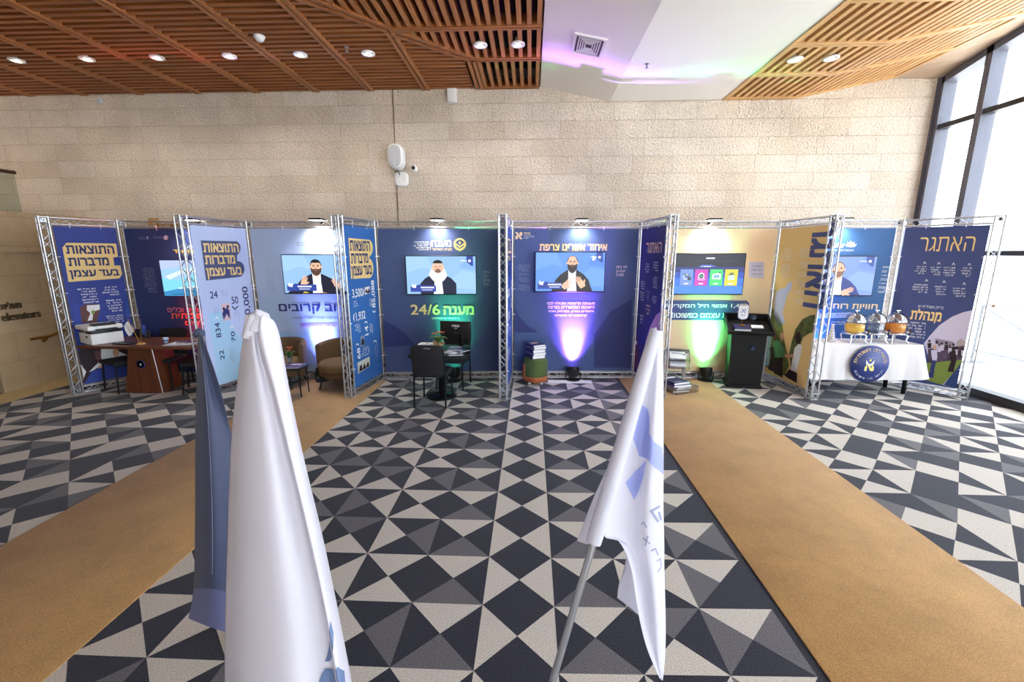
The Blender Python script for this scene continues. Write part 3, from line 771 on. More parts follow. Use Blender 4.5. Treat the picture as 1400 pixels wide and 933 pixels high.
def zz(x0, y0, x1, y1, w, h): return lambda x, y: (x0 + x * (x1 - x0) / w, y0 + y * (y1 - y0) / h)
WHT = mat('print_white', rgb(236, 238, 245), 0.6)
GOLD = mat('print_gold', rgb(240, 208, 142), 0.6)
NAVY = mat('print_navy', rgb(42, 52, 104), 0.6)
TIE_M = None
class Panel:
    def __init__(s, a, b, color, label, name='exhibition_panel', grp='printed booth panels', extra=None):
        pa, pb = Vector((*NODE[a], 0)), Vector((*NODE[b], 0)); d = pb - pa; s.W = d.length; d.normalize()
        s.o, s.d, s.n = pa, d, Vector((d.y, -d.x, 0)); s.rz = math.atan2(d.y, d.x)
        s.t = thing(name, label, 'display panel', pa, s.rz, grp)
        W = s.W; e = 0.062
        for z, nm in ((HB - 0.06, 'top_beam'), (0.055, 'bottom_beam')):
            mb = MB()
            for sy in (-1, 1):
                for sz in (-1, 1): mb.tube([(e, sy * Q * .9, z + sz * Q * .9), (W - e, sy * Q * .9, z + sz * Q * .9)], 0.0105, M_ALU, 8)
            k = MB(); lattice(k, W - 2 * e, 'X', Q * .9, 0.0045, 0.11, M_ALU)
            mb.add([(v[0] + e, v[1], v[2] + z) for v in k.v], k.f, M_ALU, True)
            mb.build(nm, s.t)
        m = mat('banner_' + '_'.join(str(c) for c in color), rgb(*color), 0.5, noise=0.05, nscale=1.2, bump=0.12, bscale=2.5, spec=0.3)
        s.u0, s.u1, s.v0, s.v1 = 0.075, W - 0.075, 0.125, HB - 0.125
        s.b = MB().box(s.u0, s.u1, -0.046, -0.042, s.v0, s.v1, m).build('banner', s.t)
        tm = MB()
        for uu, sg in ((s.u0, -1), (s.u1, 1)):
            for v in (0.4, 1.05, 1.45, 1.95):
                MB().tube([(uu - sg * .02, -.048, v), (uu + sg * .03, -.055, v + .004)], 0.0045, WHT, 6).sphere((uu + sg * .03, -.062, v + .004), .011, WHT, 8, 6).build('bungee_tie', s.t)
        for uu in (W * .3, W * .7):
            MB().tube([(uu, -.048, s.v1 - .02), (uu, -.05, s.v1 + .03)], 0.0045, WHT, 6).sphere((uu, -.055, s.v1 + .035), .011, WHT, 8, 6).build('bungee_tie', s.t)
        s.mb = {}; s.rec = []
    def P(s, px, py, off=0.046):
        r = ray(px, py); o = s.o + s.n * off
        k = (o - CAM).dot(s.n) / r.dot(s.n); q = CAM + r * k - s.o
        return q.dot(s.d), q.z
    def L(s, part):
        if part not in s.mb: s.mb[part] = MB()
        return s.mb[part]
    def clip(s, pts):
        return [(min(max(u, s.u0 + .003), s.u1 - .003), min(max(v, s.v0 + .003), s.v1 - .003)) for u, v in pts]
    def flat(s, part, pts, m, lay=1):
        pts = s.clip(pts)
        s.L(part).add([(u, -0.046 - 0.0016 * lay, v) for u, v in pts], [list(range(len(pts)))], m)
    def poly(s, part, z, pts, m, lay=1): s.flat(part, [s.P(*z(*p)) for p in pts], m, lay)
    def box(s, z, x0, y0, x1, y1):
        ym, xm = (y0 + y1) / 2, (x0 + x1) / 2
        return s.P(*z(x0, ym))[0], s.P(*z(x1, ym))[0], s.P(*z(xm, y1))[1], s.P(*z(xm, y0))[1]
    def text(s, part, z, str_, x0, y0, x1, y1, m, lay=2, rot=0, bold=0.012):
        u0, u1, v0, v1 = s.box(z, x0, y0, x1, y1)
        s.rec.append((part, str_, u0 / s.W, u1 / s.W, v0, v1, m, lay, rot, bold))
        put_text(s.L(part), str_, u0, u1, v0, v1, -0.046 - 0.0016 * lay, m, rot, bold)
    def para(s, part, z, x0, y0, x1, y1, n, m, lay=2, align='r', seed=1, fill=0.52, vert=False):
        """rows of fine print too small to read: broken strokes of varied length"""
        u0, u1, v0, v1 = s.box(z, x0, y0, x1, y1); s.rec.append((part, None, u0 / s.W, u1 / s.W, v0, v1, m, lay, (n, align, seed, fill, vert), 0))
        s.para_uv(part, u0, u1, v0, v1, n, m, lay, align, seed, fill, vert)
    def para_uv(s, part, u0, u1, v0, v1, n, m, lay, align, seed, fill, vert):
        rnd = random.Random(seed * 31 + n); mb = s.L(part); y = -0.046 - 0.0016 * lay
        a0, a1, b0, b1 = (v0, v1, u0, u1) if vert else (u0, u1, v0, v1)
        h = (b1 - b0) / n
        for i in range(n):
            ln = (a1 - a0) * (rnd.uniform(.72, 1.0) if i < n - 1 else rnd.uniform(.4, .9))
            c = a1 - ln if align == 'r' else a0 if align == 'l' else (a0 + a1 - ln) / 2; e = c + ln
            bt = b1 - (i + 1) * h + h * (1 - fill) / 2; tp = bt + h * fill; th = h * fill * 0.3
            while c < e - 1e-4:                               # each word: small strokes like unreadable letters
                wd = min(rnd.uniform(2.5, 6.5) * h * .42, e - c); k = c
                while k < c + wd - h * .12:
                    g = h * .42
                    qs = [(k, k + g * .78, tp - th, tp)] if rnd.random() < .8 else []
                    if rnd.random() < .85: qs.append((k + g * .5, k + g * .78, bt, tp))
                    if rnd.random() < .45: qs.append((k, k + g * .78, bt, bt + th))
                    for (x0, x1, z0, z1) in qs:
                        q = [(x0, z0), (x1, z0), (x1, z1), (x0, z1)]
                        if vert: q = [(b, a) for a, b in q]
                        mb.add([(a, y, b) for a, b in q], [(0, 1, 2, 3)], m)
                    k += g
                c += wd + h * .4
    def replay(s, src):
        for part, st, a, b, v0, v1, m, lay, rot, bold in src.rec:
            if st is None: s.para_uv(part, a * s.W, b * s.W, v0, v1, rot[0], m, lay, *rot[1:])
            else: put_text(s.L(part), st, a * s.W, b * s.W, v0, v1, -0.046 - 0.0016 * lay, m, rot, bold)
    def done(s):
        for part, mb in s.mb.items(): mb.build(part, s.b)
    def world(s, u, y, v): return s.o + s.d * u - s.n * y + Vector((0, 0, v))

# polygons of flat picture elements in a unit rectangle, mapped by f(x, y) -> (u, v)
def pic(mb, f, y, shapes):
    for i, (pts, m) in enumerate(shapes):
        mb.add([(f(*p)[0], y - 0.0004 * i, f(*p)[1]) for p in pts], [list(range(len(pts)))], m)
SC = lambda r, g, b: emis('screen_%d_%d_%d' % (r, g, b), rgb(r, g, b), 1.25)

def tv(pan, z, x0, y0, x1, y1, label, shapes, wide=None, side='l'):
    off = 0.17
    ym = (y0 + y1) / 2; a = pan.P(*z(x0, ym), off)[0] if x0 is not None else None; b = pan.P(*z(x1, ym), off)[0] if x1 is not None else None
    W = 1.14
    if a is None: a = b - W
    if b is None: b = a + W
    xm = x0 if x1 is None else x1 if x0 is None else (x0 + x1) / 2
    v1 = pan.P(*z(xm, y0), off)[1]; v0 = pan.P(*z(xm, y1), off)[1]
    c = pan.world((a + b) / 2, -off, v0)
    t = thing('wall_television', label, 'television', c, pan.rz, 'televisions on the booth panels')
    hw, h = (b - a) / 2, v1 - v0
    MB().rbox(-hw, hw, 0.002, 0.045, 0, h, .006, M_BLACK, 2).rbox(-hw * .6, hw * .6, .04, .075, h * .1, h * .7, .01, M_BLACK, 2).build('housing', t)
    MB().rbox(-.2, .2, .07, off - .05, h * .3, h * .62, .004, M_BLACKM, 2).build('wall_bracket', t)
    bz = 0.014
    scr = MB().box(-hw + bz, hw - bz, 0.0, 0.004, bz * 1.2, h - bz, shapes[0][1]).build('screen', t)
    f = lambda x, y: (-hw + bz + x * 2 * (hw - bz), bz * 1.2 + y * (h - bz * 2.2))
    mb = MB(); pic(mb, f, -0.0006, shapes[1:])
    mb.build('screen_picture', scr)
    return t
def speaker_shapes(bg, skin, suit, shirt, hair, beard, cx=.5, hy=.72, hrx=.07, hry=.15, hat='kippah', bw=1.0, bl=1.0, hands=(), shoulders=.24, base=.36, logo=True, extra=(), lean=0.0):
    S = [(None, bg)]
    # soft mottled studio backdrop: a few slightly paler and deeper patches
    b2, b3 = extra[:2]
    S += [([(0, .55), (.22, .7), (.4, .62), (.3, 1), (0, 1)], b2), ([(.6, .2), (1, .1), (1, .55), (.8, .62), (.68, .45)], b2), ([(.75, .7), (1, .62), (1, .85), (.85, .95)], b3)]
    top = hy - hry * 1.35
    S.append(([(cx - base, 0), (cx - shoulders - .04, top - .22), (cx - shoulders + .03, top - .08), (cx - hrx * .9, top + .04), (cx + hrx * .9, top + .04), (cx + shoulders - .03, top - .08), (cx + shoulders + .04, top - .22), (cx + base, 0)], suit))
    S.append(([(cx - .07, 0), (cx - .055, top * .6), (cx - hrx * .75, top + .05), (cx + hrx * .75, top + .05), (cx + .055, top * .6), (cx + .07, 0)], shirt))
    S.append((ell(cx + lean * .5, top + .06, hrx * .7, hry * .55), skin))
    if bl > 1.2: S.append(([(cx - hrx * 1.1 * bw, hy - hry * .3), (cx - hrx * 1.5 * bw, hy - hry * 1.3), (cx - hrx * 1.0 * bw, hy - hry * 2.0), (cx - hrx * .5, hy - hry * 2.5), (cx + hrx * .4, hy - hry * 2.6), (cx + hrx * 1.0 * bw, hy - hry * 2.1), (cx + hrx * 1.5 * bw, hy - hry * 1.4), (cx + hrx * 1.1 * bw, hy - hry * .3)], beard))
    S.append((ell(cx + lean, hy, hrx * 1.04, hry * 1.04), hair))
    S.append((ell(cx + lean, hy - hry * .06, hrx * .93, hry * .95), skin))
    S.append((ell(cx + lean - hrx * 1.0, hy - hry * .1, hrx * .16, hry * .2, 12), skin)); S.append((ell(cx + lean + hrx * 1.0, hy - hry * .1, hrx * .16, hry * .2, 12), skin))
    if hat == 'kippah': S.append((ell(cx + lean, hy + hry * .5, hrx * .9, hry * .62, 24, 0.12, PI - .12), extra[2]))
    if hat == 'bald': S.append((ell(cx + lean, hy + hry * .55, hrx * .72, hry * .42, 20), skin))
    if bl > 1.2:
        S.append((ell(cx + lean, hy - hry * .62, hrx * .5, hry * .3, 18), extra[3]))
    else:
        S.append(([(cx + lean - hrx * .95, hy - hry * .1), (cx + lean - hrx * .9, hy - hry * .8 * bl), (cx + lean - hrx * .5, hy - hry * 1.25 * bl), (cx + lean, hy - hry * 1.45 * bl), (cx + lean + hrx * .5, hy - hry * 1.25 * bl), (cx + lean + hrx * .9, hy - hry * .8 * bl), (cx + lean + hrx * .95, hy - hry * .1), (cx + lean + hrx * .6, hy - hry * .38), (cx + lean, hy - hry * .34), (cx + lean - hrx * .6, hy - hry * .38)], beard))
    for sx in (-1, 1):                                # brows, eyes
        S.append((ell(cx + lean + sx * hrx * .38, hy + hry * .2, hrx * .24, hry * .06, 10), hair)); S.append((ell(cx + lean + sx * hrx * .38, hy + hry * .06, hrx * .14, hry * .07, 10), extra[2]))
    S.append(([(cx + lean - hrx * .12, hy + hry * .02), (cx + lean + hrx * .12, hy + hry * .02), (cx + lean + hrx * .2, hy - hry * .26), (cx + lean - hrx * .2, hy - hry * .26)], extra[4]))   # nose
    S.append((ell(cx + lean, hy - hry * .58, hrx * .3, hry * .07, 12), extra[5]))     # mouth
    for hx, hyy, ang, sc in hands:
        ca, sa = math.cos(ang), math.sin(ang)
        def R(p): return (hx + (p[0] * ca - p[1] * sa) * sc, hyy + (p[0] * sa + p[1] * ca) * sc * 1.7)
        S.append(([R(p) for p in ((-.03, -.05), (.03, -.05), (.038, .0), (.03, .03), (-.03, .03), (-.036, 0))], skin))
        for k, ln in enumerate((.05, .062, .06, .045)): S.append(([R(p) for p in ((-.03 + k * .0155, .02), (-.0165 + k * .0155, .02), (-.018 + k * .0165, .03 + ln), (-.028 + k * .0165, .03 + ln))], skin))
        S.append(([R(p) for p in ((.03, -.03), (.062, .012), (.055, .026), (.028, .0))], skin))
    return S
SK, SKD, MOUTH = SC(226, 178, 150), SC(205, 150, 122), SC(150, 80, 76)
BLKS, SUIT, SHIRT = SC(16, 16, 22), SC(26, 28, 48), SC(232, 238, 250)
BGS = SC(140, 180, 226); BG2, BG3 = SC(152, 190, 234), SC(124, 168, 220)
WH_S, BLUE_S = SC(240, 244, 252), SC(44, 66, 150)
def lower_third(S, x0=.05, x1=.42, y0=.06, y1=.23):
    S.append(([(x0, y0), (x1, y0), (x1, y1), (x0 + .14, y1), (x0 + .14, y0 + .2), (x0, y0 + .14)], BLUE_S))
    S.append(([(x0 + .02, y0 + .12), (x0 + .075, y0 + .10), (x0 + .09, y0 + .2), (x0 + .05, y0 + .17), (x0 + .03, y0 + .22)], WH_S))
    for i in range(9): S.append(([(x0 + .15 + i * .022, y0 + .095), (x0 + .167 + i * .022, y0 + .095), (x0 + .167 + i * .022, y0 + .135), (x0 + .15 + i * .022, y0 + .135)], WH_S))
    for i in range(7): S.append(([(x0 + .17 + i * .022, y0 + .04), (x0 + .185 + i * .022, y0 + .04), (x0 + .185 + i * .022, y0 + .06), (x0 + .17 + i * .022, y0 + .06)], WH_S))
def corner_tag(S, kind=0):
    S.append(([(.87, 1), (.965, 1), (.965, .74), (.93, .76), (.87, .86)], BLUE_S))
    S.append((ell(.915, .88, .02, .035, 14), WH_S))
    for i in range(5): S.append(([(.79 + i * .018, .87), (.803 + i * .018, .87), (.803 + i * .018, .895), (.79 + i * .018, .895)], WH_S))

# ---- A : blue results panel at far left
zA1 = zz(40, 290, 190, 420, 1077, 933); zA2 = zz(80, 380, 290, 560, 1088, 933)
A = Panel('A', 'AB', (50, 66, 144), 'bright blue panel at far left with a gold headline block above the printer')
LB = mat('print_midblue', rgb(48, 82, 170), 0.6)
A.poly('background_print', zA1, [(250, 1500), (420, 900), (640, 905), (760, 1150), (720, 1800), (330, 1900)], mat('print_blue2', rgb(44, 68, 156), .6), 1)
A.poly('background_print', zA2, [(478, 260), (560, 130), (620, 330), (640, 480), (500, 470)], LB, 1)
A.poly('headline_block', zA1, [(365, 302), (852, 310), (872, 440), (823, 447), (835, 525), (893, 525), (912, 610), (885, 652), (385, 687), (325, 350)], GOLD, 2)
A.text('headline_lettering', zA1, 'התוצאות', 360, 333, 828, 408, NAVY, 3, bold=.028)
A.text('headline_lettering', zA1, 'מדברות', 382, 450, 778, 525, NAVY, 3, bold=.028)
A.text('headline_lettering', zA1, 'בעד עצמן', 398, 568, 880, 652, NAVY, 3, bold=.028)
A.para('small_lettering', zA2, 125, 70, 275, 185, 6, WHT, 2, 'r', 1); A.para('small_lettering', zA2, 300, 58, 420, 130, 4, WHT, 2, 'r', 2)
A.para('small_lettering', zA2, 315, 150, 450, 245, 5, WHT, 2, 'r', 3); A.para('small_lettering', zA2, 338, 262, 460, 320, 4, WHT, 2, 'r', 4)
PD, PM, PS, PW, PG = mat('photo_dark', rgb(44, 26, 34), .6), mat('photo_brown', rgb(96, 60, 56), .6), mat('photo_skin', rgb(206, 158, 128), .6), mat('photo_shirt', rgb(226, 226, 228), .6), mat('photo_green', rgb(120, 150, 70), .6)
def curved(cx, cy, rx, ry, a0, a1, n=16): return [(cx + rx * math.cos(a0 + (a1 - a0) * i / n), cy - ry * math.sin(a0 + (a1 - a0) * i / n)) for i in range(n + 1)]
A.poly('photo_print', zA2, [(150, 210), (190, 188), (285, 186), (295, 220), (270, 320), (165, 320)], PM, 2); A.poly('photo_print', zA2, [(200, 196), (290, 190), (292, 225), (245, 240), (240, 300), (205, 305), (225, 250), (200, 230)], PW, 3)
A.poly('photo_print', zA2, [(228, 240), (248, 225), (258, 250), (240, 262)], PG, 4)
A.poly('photo_print', zA2, [(100, 530), (180, 490), (500, 480), (510, 570), (390, 590), (230, 670), (130, 760), (110, 640)], PD, 2)
A.poly('photo_print', zA2, [(300, 505), (375, 500), (490, 550), (480, 578), (330, 600), (240, 660), (215, 668), (300, 580)], PW, 3)
A.poly('photo_print', zA2, [(110, 615), (160, 620), (195, 665), (178, 710), (150, 720), (110, 660)], PW, 3)
A.poly('photo_print', zA2, curved(405, 530, 24, 28, 0, 2 * PI), PS, 4); A.poly('photo_print', zA2, [(250, 520), (300, 515), (295, 560), (320, 600), (290, 610), (262, 570)], PM, 4)
A.poly('photo_print', zA2, [(270, 640), (330, 596), (350, 602), (300, 640)], PS, 4)
A.done()

# ---- B : dark panel with the wave on its screen
zB = zz(170, 290, 350, 440, 1120, 933)
B = Panel('AB', 'CD', (52, 62, 112), 'dark navy panel behind the wooden desk with a red glow and orange lettering')
RINGR = mat('print_rosewhite', rgb(240, 206, 214), .6); ORG = mat('print_orange', rgb(250, 110, 70), .6); LGOLD = mat('print_lemon', rgb(250, 222, 120), .6); GREYP = mat('print_grey', rgb(150, 156, 190), .6)
for q in ring(355, 218, 12, 19, 20): B.poly('emblem', zB, q, RINGR, 2)
B.poly('emblem', zB, [(350, 205), (362, 214), (358, 230), (346, 226)], RINGR, 2)
B.text('small_lettering', zB, 'קידום נוער', 245, 211, 330, 228, GREYP); B.para('small_lettering', zB, 112, 210, 176, 236, 3, GREYP, seed=8); B.poly('emblem', zB, curved(198, 220, 10, 15, 0, 2 * PI), GREYP, 2)
B.text('headline_lettering', zB, 'הנוער', 478, 284, 620, 312, WHT, bold=.03); B.text('headline_lettering', zB, 'המאוחד', 420, 322, 610, 350, LGOLD, bold=.03)
B.para('small_lettering', zB, 160, 472, 265, 690, 14, GREYP, seed=5, fill=.45)
B.text('slogan_lettering', zB, 'לימודים וכלים', 368, 806, 720, 850, mat('print_rose', rgb(206, 120, 140), .6), bold=.016); B.text('slogan_lettering', zB, 'עוצמתית', 400, 862, 720, 905, ORG, bold=.016); B.text('slogan_lettering', zB, 'לחיים', 520, 920, 720, 962, ORG, bold=.016)
B.done()
WV = [(None, SC(150, 190, 240)), ([(0, .0), (1, .0), (1, .28), (.6, .2), (.3, .25), (0, .12)], SC(52, 130, 180)), ([(0, .12), (.3, .25), (.6, .2), (1, .28), (1, .5), (.7, .66), (.45, .6), (.2, .45), (0, .5)], SC(120, 200, 226)),
      ([(.1, .46), (.25, .62), (.5, .7), (.8, .66), (1, .56), (1, .7), (.7, .85), (.3, .76), (.05, .56)], SC(206, 228, 246)), ([(0, .75), (.5, .9), (1, .8), (1, 1), (0, 1)], SC(172, 186, 240)),
      ([(.3, .12), (.6, .06), (1, .16), (1, .19), (.6, .09), (.3, .15)], SC(24, 84, 130)), ([(.1, .05), (.5, .02), (1, .08), (1, .1), (.5, .04), (.1, .07)], SC(24, 84, 130)), ([(.5, .3), (.8, .36), (1, .3), (1, .34), (.8, .4), (.5, .33)], SC(230, 246, 252)), ([(.2, .2), (.5, .26), (.46, .29), (.2, .23)], SC(226, 244, 250))]
tv(B, zB, 312, 404, None, 724, 'television showing a breaking blue wave in the dark red lit booth', WV)

# ---- C : pale results partition
zC = zz(250, 290, 360, 540, 411, 933)
C_ = Panel('C', 'CD', (190, 204, 242), 'pale lilac results partition behind the white and dark flags at left')
SLATE = mat('print_slate', rgb(80, 86, 128), 0.6); PNAVY = mat('print_inknavy', rgb(46, 52, 110), .6)
C_.poly('background_print', zC, [(130, 520), (200, 500), (330, 700), (330, 830), (220, 880), (180, 870)], mat('print_paleblue', rgb(168, 208, 240), .6), 1)
C_.poly('headline_block', zC, [(90, 145), (265, 150)] + curved(268, 185, 26, 36, PI / 2 - .1, -PI / 2 + .3, 10)[0:] + [(276, 250)] + curved(284, 292, 30, 40, PI / 2 - .1, -PI / 2 + .2, 10) + [(118, 350)], SLATE, 2)
C_.text('headline_lettering', zC, 'התוצאות', 104, 163, 282, 204, GOLD, 3, bold=.028); C_.text('headline_lettering', zC, 'מדברות', 112, 222, 264, 264, GOLD, 3, bold=.028); C_.text('headline_lettering', zC, 'בעד עצמן', 120, 284, 300, 338, GOLD, 3, bold=.028)
C_.text('number_lettering', zC, '24', 138, 405, 176, 440, PNAVY, bold=.01); C_.text('number_lettering', zC, '50', 248, 432, 281, 468, PNAVY, bold=.01)
C_.text('number_lettering', zC, '100,000', 312, 380, 344, 580, PNAVY, rot=1, bold=.01); C_.text('number_lettering', zC, '834', 166, 565, 192, 642, PNAVY, rot=1, bold=.01)
C_.text('number_lettering', zC, '70', 246, 610, 266, 662, PNAVY, rot=1, bold=.01); C_.text('number_lettering', zC, '22', 188, 705, 210, 755, PNAVY, rot=1, bold=.01)
C_.para('small_lettering', zC, 184, 398, 228, 430, 3, GREYP, seed=3); C_.para('small_lettering', zC, 146, 488, 182, 520, 3, GREYP, seed=4); C_.para('small_lettering', zC, 256, 498, 288, 545, 4, GREYP, seed=5); C_.para('small_lettering', zC, 232, 690, 262, 770, 7, GREYP, seed=6)
C_.poly('chevron_print', zC, [(250, 478), (266, 492), (282, 476), (282, 484), (266, 500), (250, 487)], PNAVY, 2); C_.poly('chevron_print', zC, [(160, 552), (174, 532), (188, 548), (174, 541)], WHT, 2); C_.poly('chevron_print', zC, [(236, 600), (250, 576), (264, 598), (250, 586)], WHT, 2)
C_.poly('photo_print', zC, [(194, 470), (238, 462), (246, 548), (206, 558)], mat('photo_rose', rgb(214, 190, 200), .6), 2); C_.poly('photo_print', zC, [(200, 520), (208, 498), (222, 490), (236, 500), (240, 545), (222, 520), (208, 552)], PNAVY, 3); C_.poly('photo_print', zC, curved(228, 484, 6, 9, 0, 2 * PI, 10), PD, 3); C_.poly('photo_print', zC, curved(208, 494, 6, 9, 0, 2 * PI, 10), PD, 3)
C_.done()

# ---- D : pale lounge panel
zD = zz(330, 290, 480, 430, 1000, 933); zD2 = zz(350, 400, 480, 540, 866, 933)
D = Panel('CD', 'EF', (172, 190, 216), 'pale blue grey panel behind the two armchairs with a heart shaped emblem')
STEELB = mat('print_steelblue', rgb(110, 136, 156), .6)
D.poly('background_print', zD2, [(30, 180), (120, 240), (310, 355), (30, 355)], mat('print_palemauve', rgb(186, 192, 222), .6), 1); D.poly('background_print', zD2, [(30, 355), (470, 355), (470, 700), (30, 700)], mat('print_skyb', rgb(160, 188, 222), .6), 1)
D.text('title_lettering', zD, 'רוב בנים', 508, 274, 640, 306, STEELB, bold=.0)
D.poly('emblem', zD, [(672, 292), (700, 262), (716, 270), (732, 262), (760, 292), (745, 302), (716, 326), (688, 302)], STEELB, 2); D.poly('emblem', zD, [(692, 290), (703, 272), (716, 282), (730, 272), (741, 290), (716, 314)], mat('print_pale', rgb(222, 232, 242), .6), 3)
D.text('headline_lettering', zD2, 'רוב קרובים', 212, 108, 800, 195, PNAVY, bold=.022)
D.text('slogan_lettering', zD2, 'מפגש אחד לבני ישיבות משותף מידידי!', 340, 222, 850, 248, PNAVY, bold=.012)
D.poly('slogan_block', zD2, [(400, 282), (735, 278), (742, 300), (735, 318), (400, 318)], mat('print_mauve', rgb(176, 156, 216), .6), 1); D.text('slogan_lettering', zD2, 'כל שנה קריטית להילה!', 414, 286, 722, 312, PNAVY, bold=.008)
D.para('small_lettering', zD, 225, 515, 300, 725, 11, GREYP, seed=9, fill=.4)
D.done()
S = speaker_shapes(BGS, SK, SUIT, SHIRT, BLKS, SC(84, 60, 50), .46, .70, .078, .17, 'kippah', hands=((.28, .29, -.3, 1.15), (.74, .22, .5, 1.25)), shoulders=.23, base=.42, extra=(BG2, BG3, BLKS, MOUTH, SKD, MOUTH), lean=.0)
S.append(([(.45, 0), (.55, .02), (.6, 0)], SKD)); S.append(([(.25, 0), (.29, .05), (.34, .0)], SC(190, 180, 60)))
lower_third(S, .04, .45); tv(D, zD, 374, 384, None, 748, 'television showing a man in a dark suit with open arms above the armchairs', S)

# ---- E : bright blue results partition ; G : the partition seen edge on
zE = zz(450, 285, 530, 555, 276, 933)
E_ = Panel('E', 'EF', (54, 104, 176), 'bright blue results partition between the armchairs and the 24/6 booth')
blk = [(90, 140), (176, 148)] + curved(184, 188, 22, 40, PI / 2 - .1, -PI / 2 + .3, 10) + [(188, 234)] + curved(188, 284, 20, 46, PI / 2 - .1, -PI / 2 + .2, 10) + [(103, 334)]
E_.poly('headline_block', zE, blk, GOLD, 2)
E_.text('headline_lettering', zE, 'התוצאות', 97, 155, 190, 200, NAVY, 3, bold=.028); E_.text('headline_lettering', zE, 'מדברות', 102, 214, 182, 258, NAVY, 3, bold=.028); E_.text('headline_lettering', zE, 'בעד עצמן', 105, 272, 200, 330, NAVY, 3, bold=.028)
E_.text('number_lettering', zE, '3,500', 108, 380, 156, 425, WHT); E_.text('number_lettering', zE, '1,932', 126, 488, 170, 532, WHT); E_.text('number_lettering', zE, '85,088', 200, 340, 216, 470, WHT, rot=1); E_.text('number_lettering', zE, '14', 168, 556, 184, 600, WHT, rot=1); E_.text('number_lettering', zE, '68', 132, 660, 146, 712, WHT, rot=1)
for (x, y, s1) in ((158, 397, 1), (118, 515, -1), (212, 486, 0), (174, 540, 2), (134, 645, 2), (217, 630, 2)):
    if s1 in (1, -1): q = [(x - 3 * s1, y - 22), (x + 5 * s1, y - 10), (x + 5 * s1, y + 10), (x - 3 * s1, y + 22), (x + 1 * s1, y + 8), (x + 1 * s1, y - 8)]
    elif s1 == 0: q = [(x - 9, y - 8), (x - 6, y + 6), (x + 4, y + 6), (x + 7, y - 8), (x + 3, y + 0), (x - 5, y)]
    else: q = [(x - 9, y + 8), (x - 6, y - 6), (x + 4, y - 6), (x + 7, y + 8), (x + 3, y), (x - 5, y)]
    E_.poly('bracket_print', zE, q, WHT, 2)
E_.para('small_lettering', zE, 112, 436, 134, 468, 3, WHT, seed=3); E_.para('small_lettering', zE, 190, 425, 202, 472, 3, WHT, seed=3, vert=True); E_.para('small_lettering', zE, 120, 545, 146, 592, 4, WHT, seed=4); E_.para('small_lettering', zE, 190, 545, 206, 596, 3, WHT, seed=5, vert=True); E_.para('small_lettering', zE, 146, 655, 190, 700, 4, WHT, seed=6); E_.para('small_lettering', zE, 212, 640, 232, 725, 4, GREYP, seed=7, vert=True)
E_.poly('photo_print', zE, [(166, 374), (190, 368), (192, 400), (168, 408)], PW, 2); E_.poly('photo_print', zE, [(168, 396), (174, 380), (180, 392), (187, 376), (192, 398), (182, 402)], PD, 3)
E_.poly('photo_print', zE, [(146, 605), (166, 598), (166, 650), (148, 656)], mat('photo_greyb', rgb(120, 140, 170), .6), 2); E_.poly('photo_print', zE, [(150, 645), (152, 622), (158, 612), (164, 624), (164, 646)], PD, 3)
E_.poly('photo_print', zE, [(132, 730), (190, 700), (192, 745), (136, 782)], mat('photo_cream', rgb(208, 206, 200), .6), 2); E_.poly('photo_print', zE, [(140, 775), (144, 745), (152, 738), (156, 760), (166, 730), (172, 752), (182, 722), (188, 745)], PD, 3)
E_.done()
G = Panel('G', 'GH', (52, 78, 160), 'blue partition seen almost edge on between the 24/6 booth and the purple lit booth')
G.replay(E_)
for q in ([(.26, 1.9), (.66, 1.9), (.80, 2.06), (.66, 2.2), (.26, 2.2)],): G.flat('headline_block', [(a * G.W, b) for a, b in q], GOLD, 1)
G.done()

# ---- F : navy 24/6 panel
zF = zz(510, 290, 700, 450, 1108, 933)
F_ = Panel('EF', 'GH', (74, 88, 132), 'navy panel with gold 24/6 lettering and a green glow above the black table')
for q in ring(692, 258, 36, 50, 36): F_.poly('emblem', zF, q, GOLD, 2)
for dy in (0, 26): F_.poly('emblem', zF, [(640, 246 + dy * .6), (664, 250 + dy), (692, 272 + dy), (720, 250 + dy), (746, 246 + dy * .6), (734, 268 + dy * .6), (716, 266 + dy), (692, 288 + dy), (668, 266 + dy), (650, 268 + dy * .6)], GOLD, 3)
F_.poly('emblem', zF, [(692, 232), (703, 246), (692, 260), (681, 246)], GOLD, 3)
F_.text('title_lettering', zF, 'מענה', 468, 226, 622, 276, WHT, bold=.03); F_.text('title_lettering', zF, 'מבית האיחוד', 470, 290, 628, 308, GOLD, bold=.01)
F_.poly('title_lettering', zF, [(456, 236), (460, 236), (460, 306), (456, 306)], GOLD, 2); F_.para('small_lettering', zF, 312, 232, 446, 308, 5, WHT, seed=4)
F_.text('headline_lettering', zF, 'מענה', 566, 752, 802, 816, GOLD, bold=.03); F_.text('headline_lettering', zF, '24/6', 302, 740, 532, 818, GOLD, bold=.015)
F_.para('small_lettering', zF, 424, 840, 692, 856, 1, WHT, seed=4, fill=.8); 
for i, w in enumerate(('אחת', 'כוח', 'איש', 'אחד')): F_.text('side_lettering', zF, w, 880, 470 + i * 32, 932 - (i % 2) * 12, 492 + i * 32, GREYP, bold=0)
F_.poly('background_print', zF, [(60, 860), (160, 900), (250, 960), (330, 1060), (60, 1080)], mat('print_navy2', rgb(48, 58, 112), .6), 1)
F_.done()
S = speaker_shapes(BGS, SK, SC(24, 32, 58), SHIRT, SC(190, 190, 190), SC(214, 226, 236), .455, .72, .082, .165, 'kippah', bw=1.1, bl=1.6, shoulders=.22, base=.26, extra=(BG2, BG3, BLKS, SC(90, 74, 66), SKD, SC(190, 120, 116)))
lower_third(S); corner_tag(S); tv(F_, zF, 260, 346, 826, 662, 'television showing a man with a long white beard in the 24/6 booth', S)

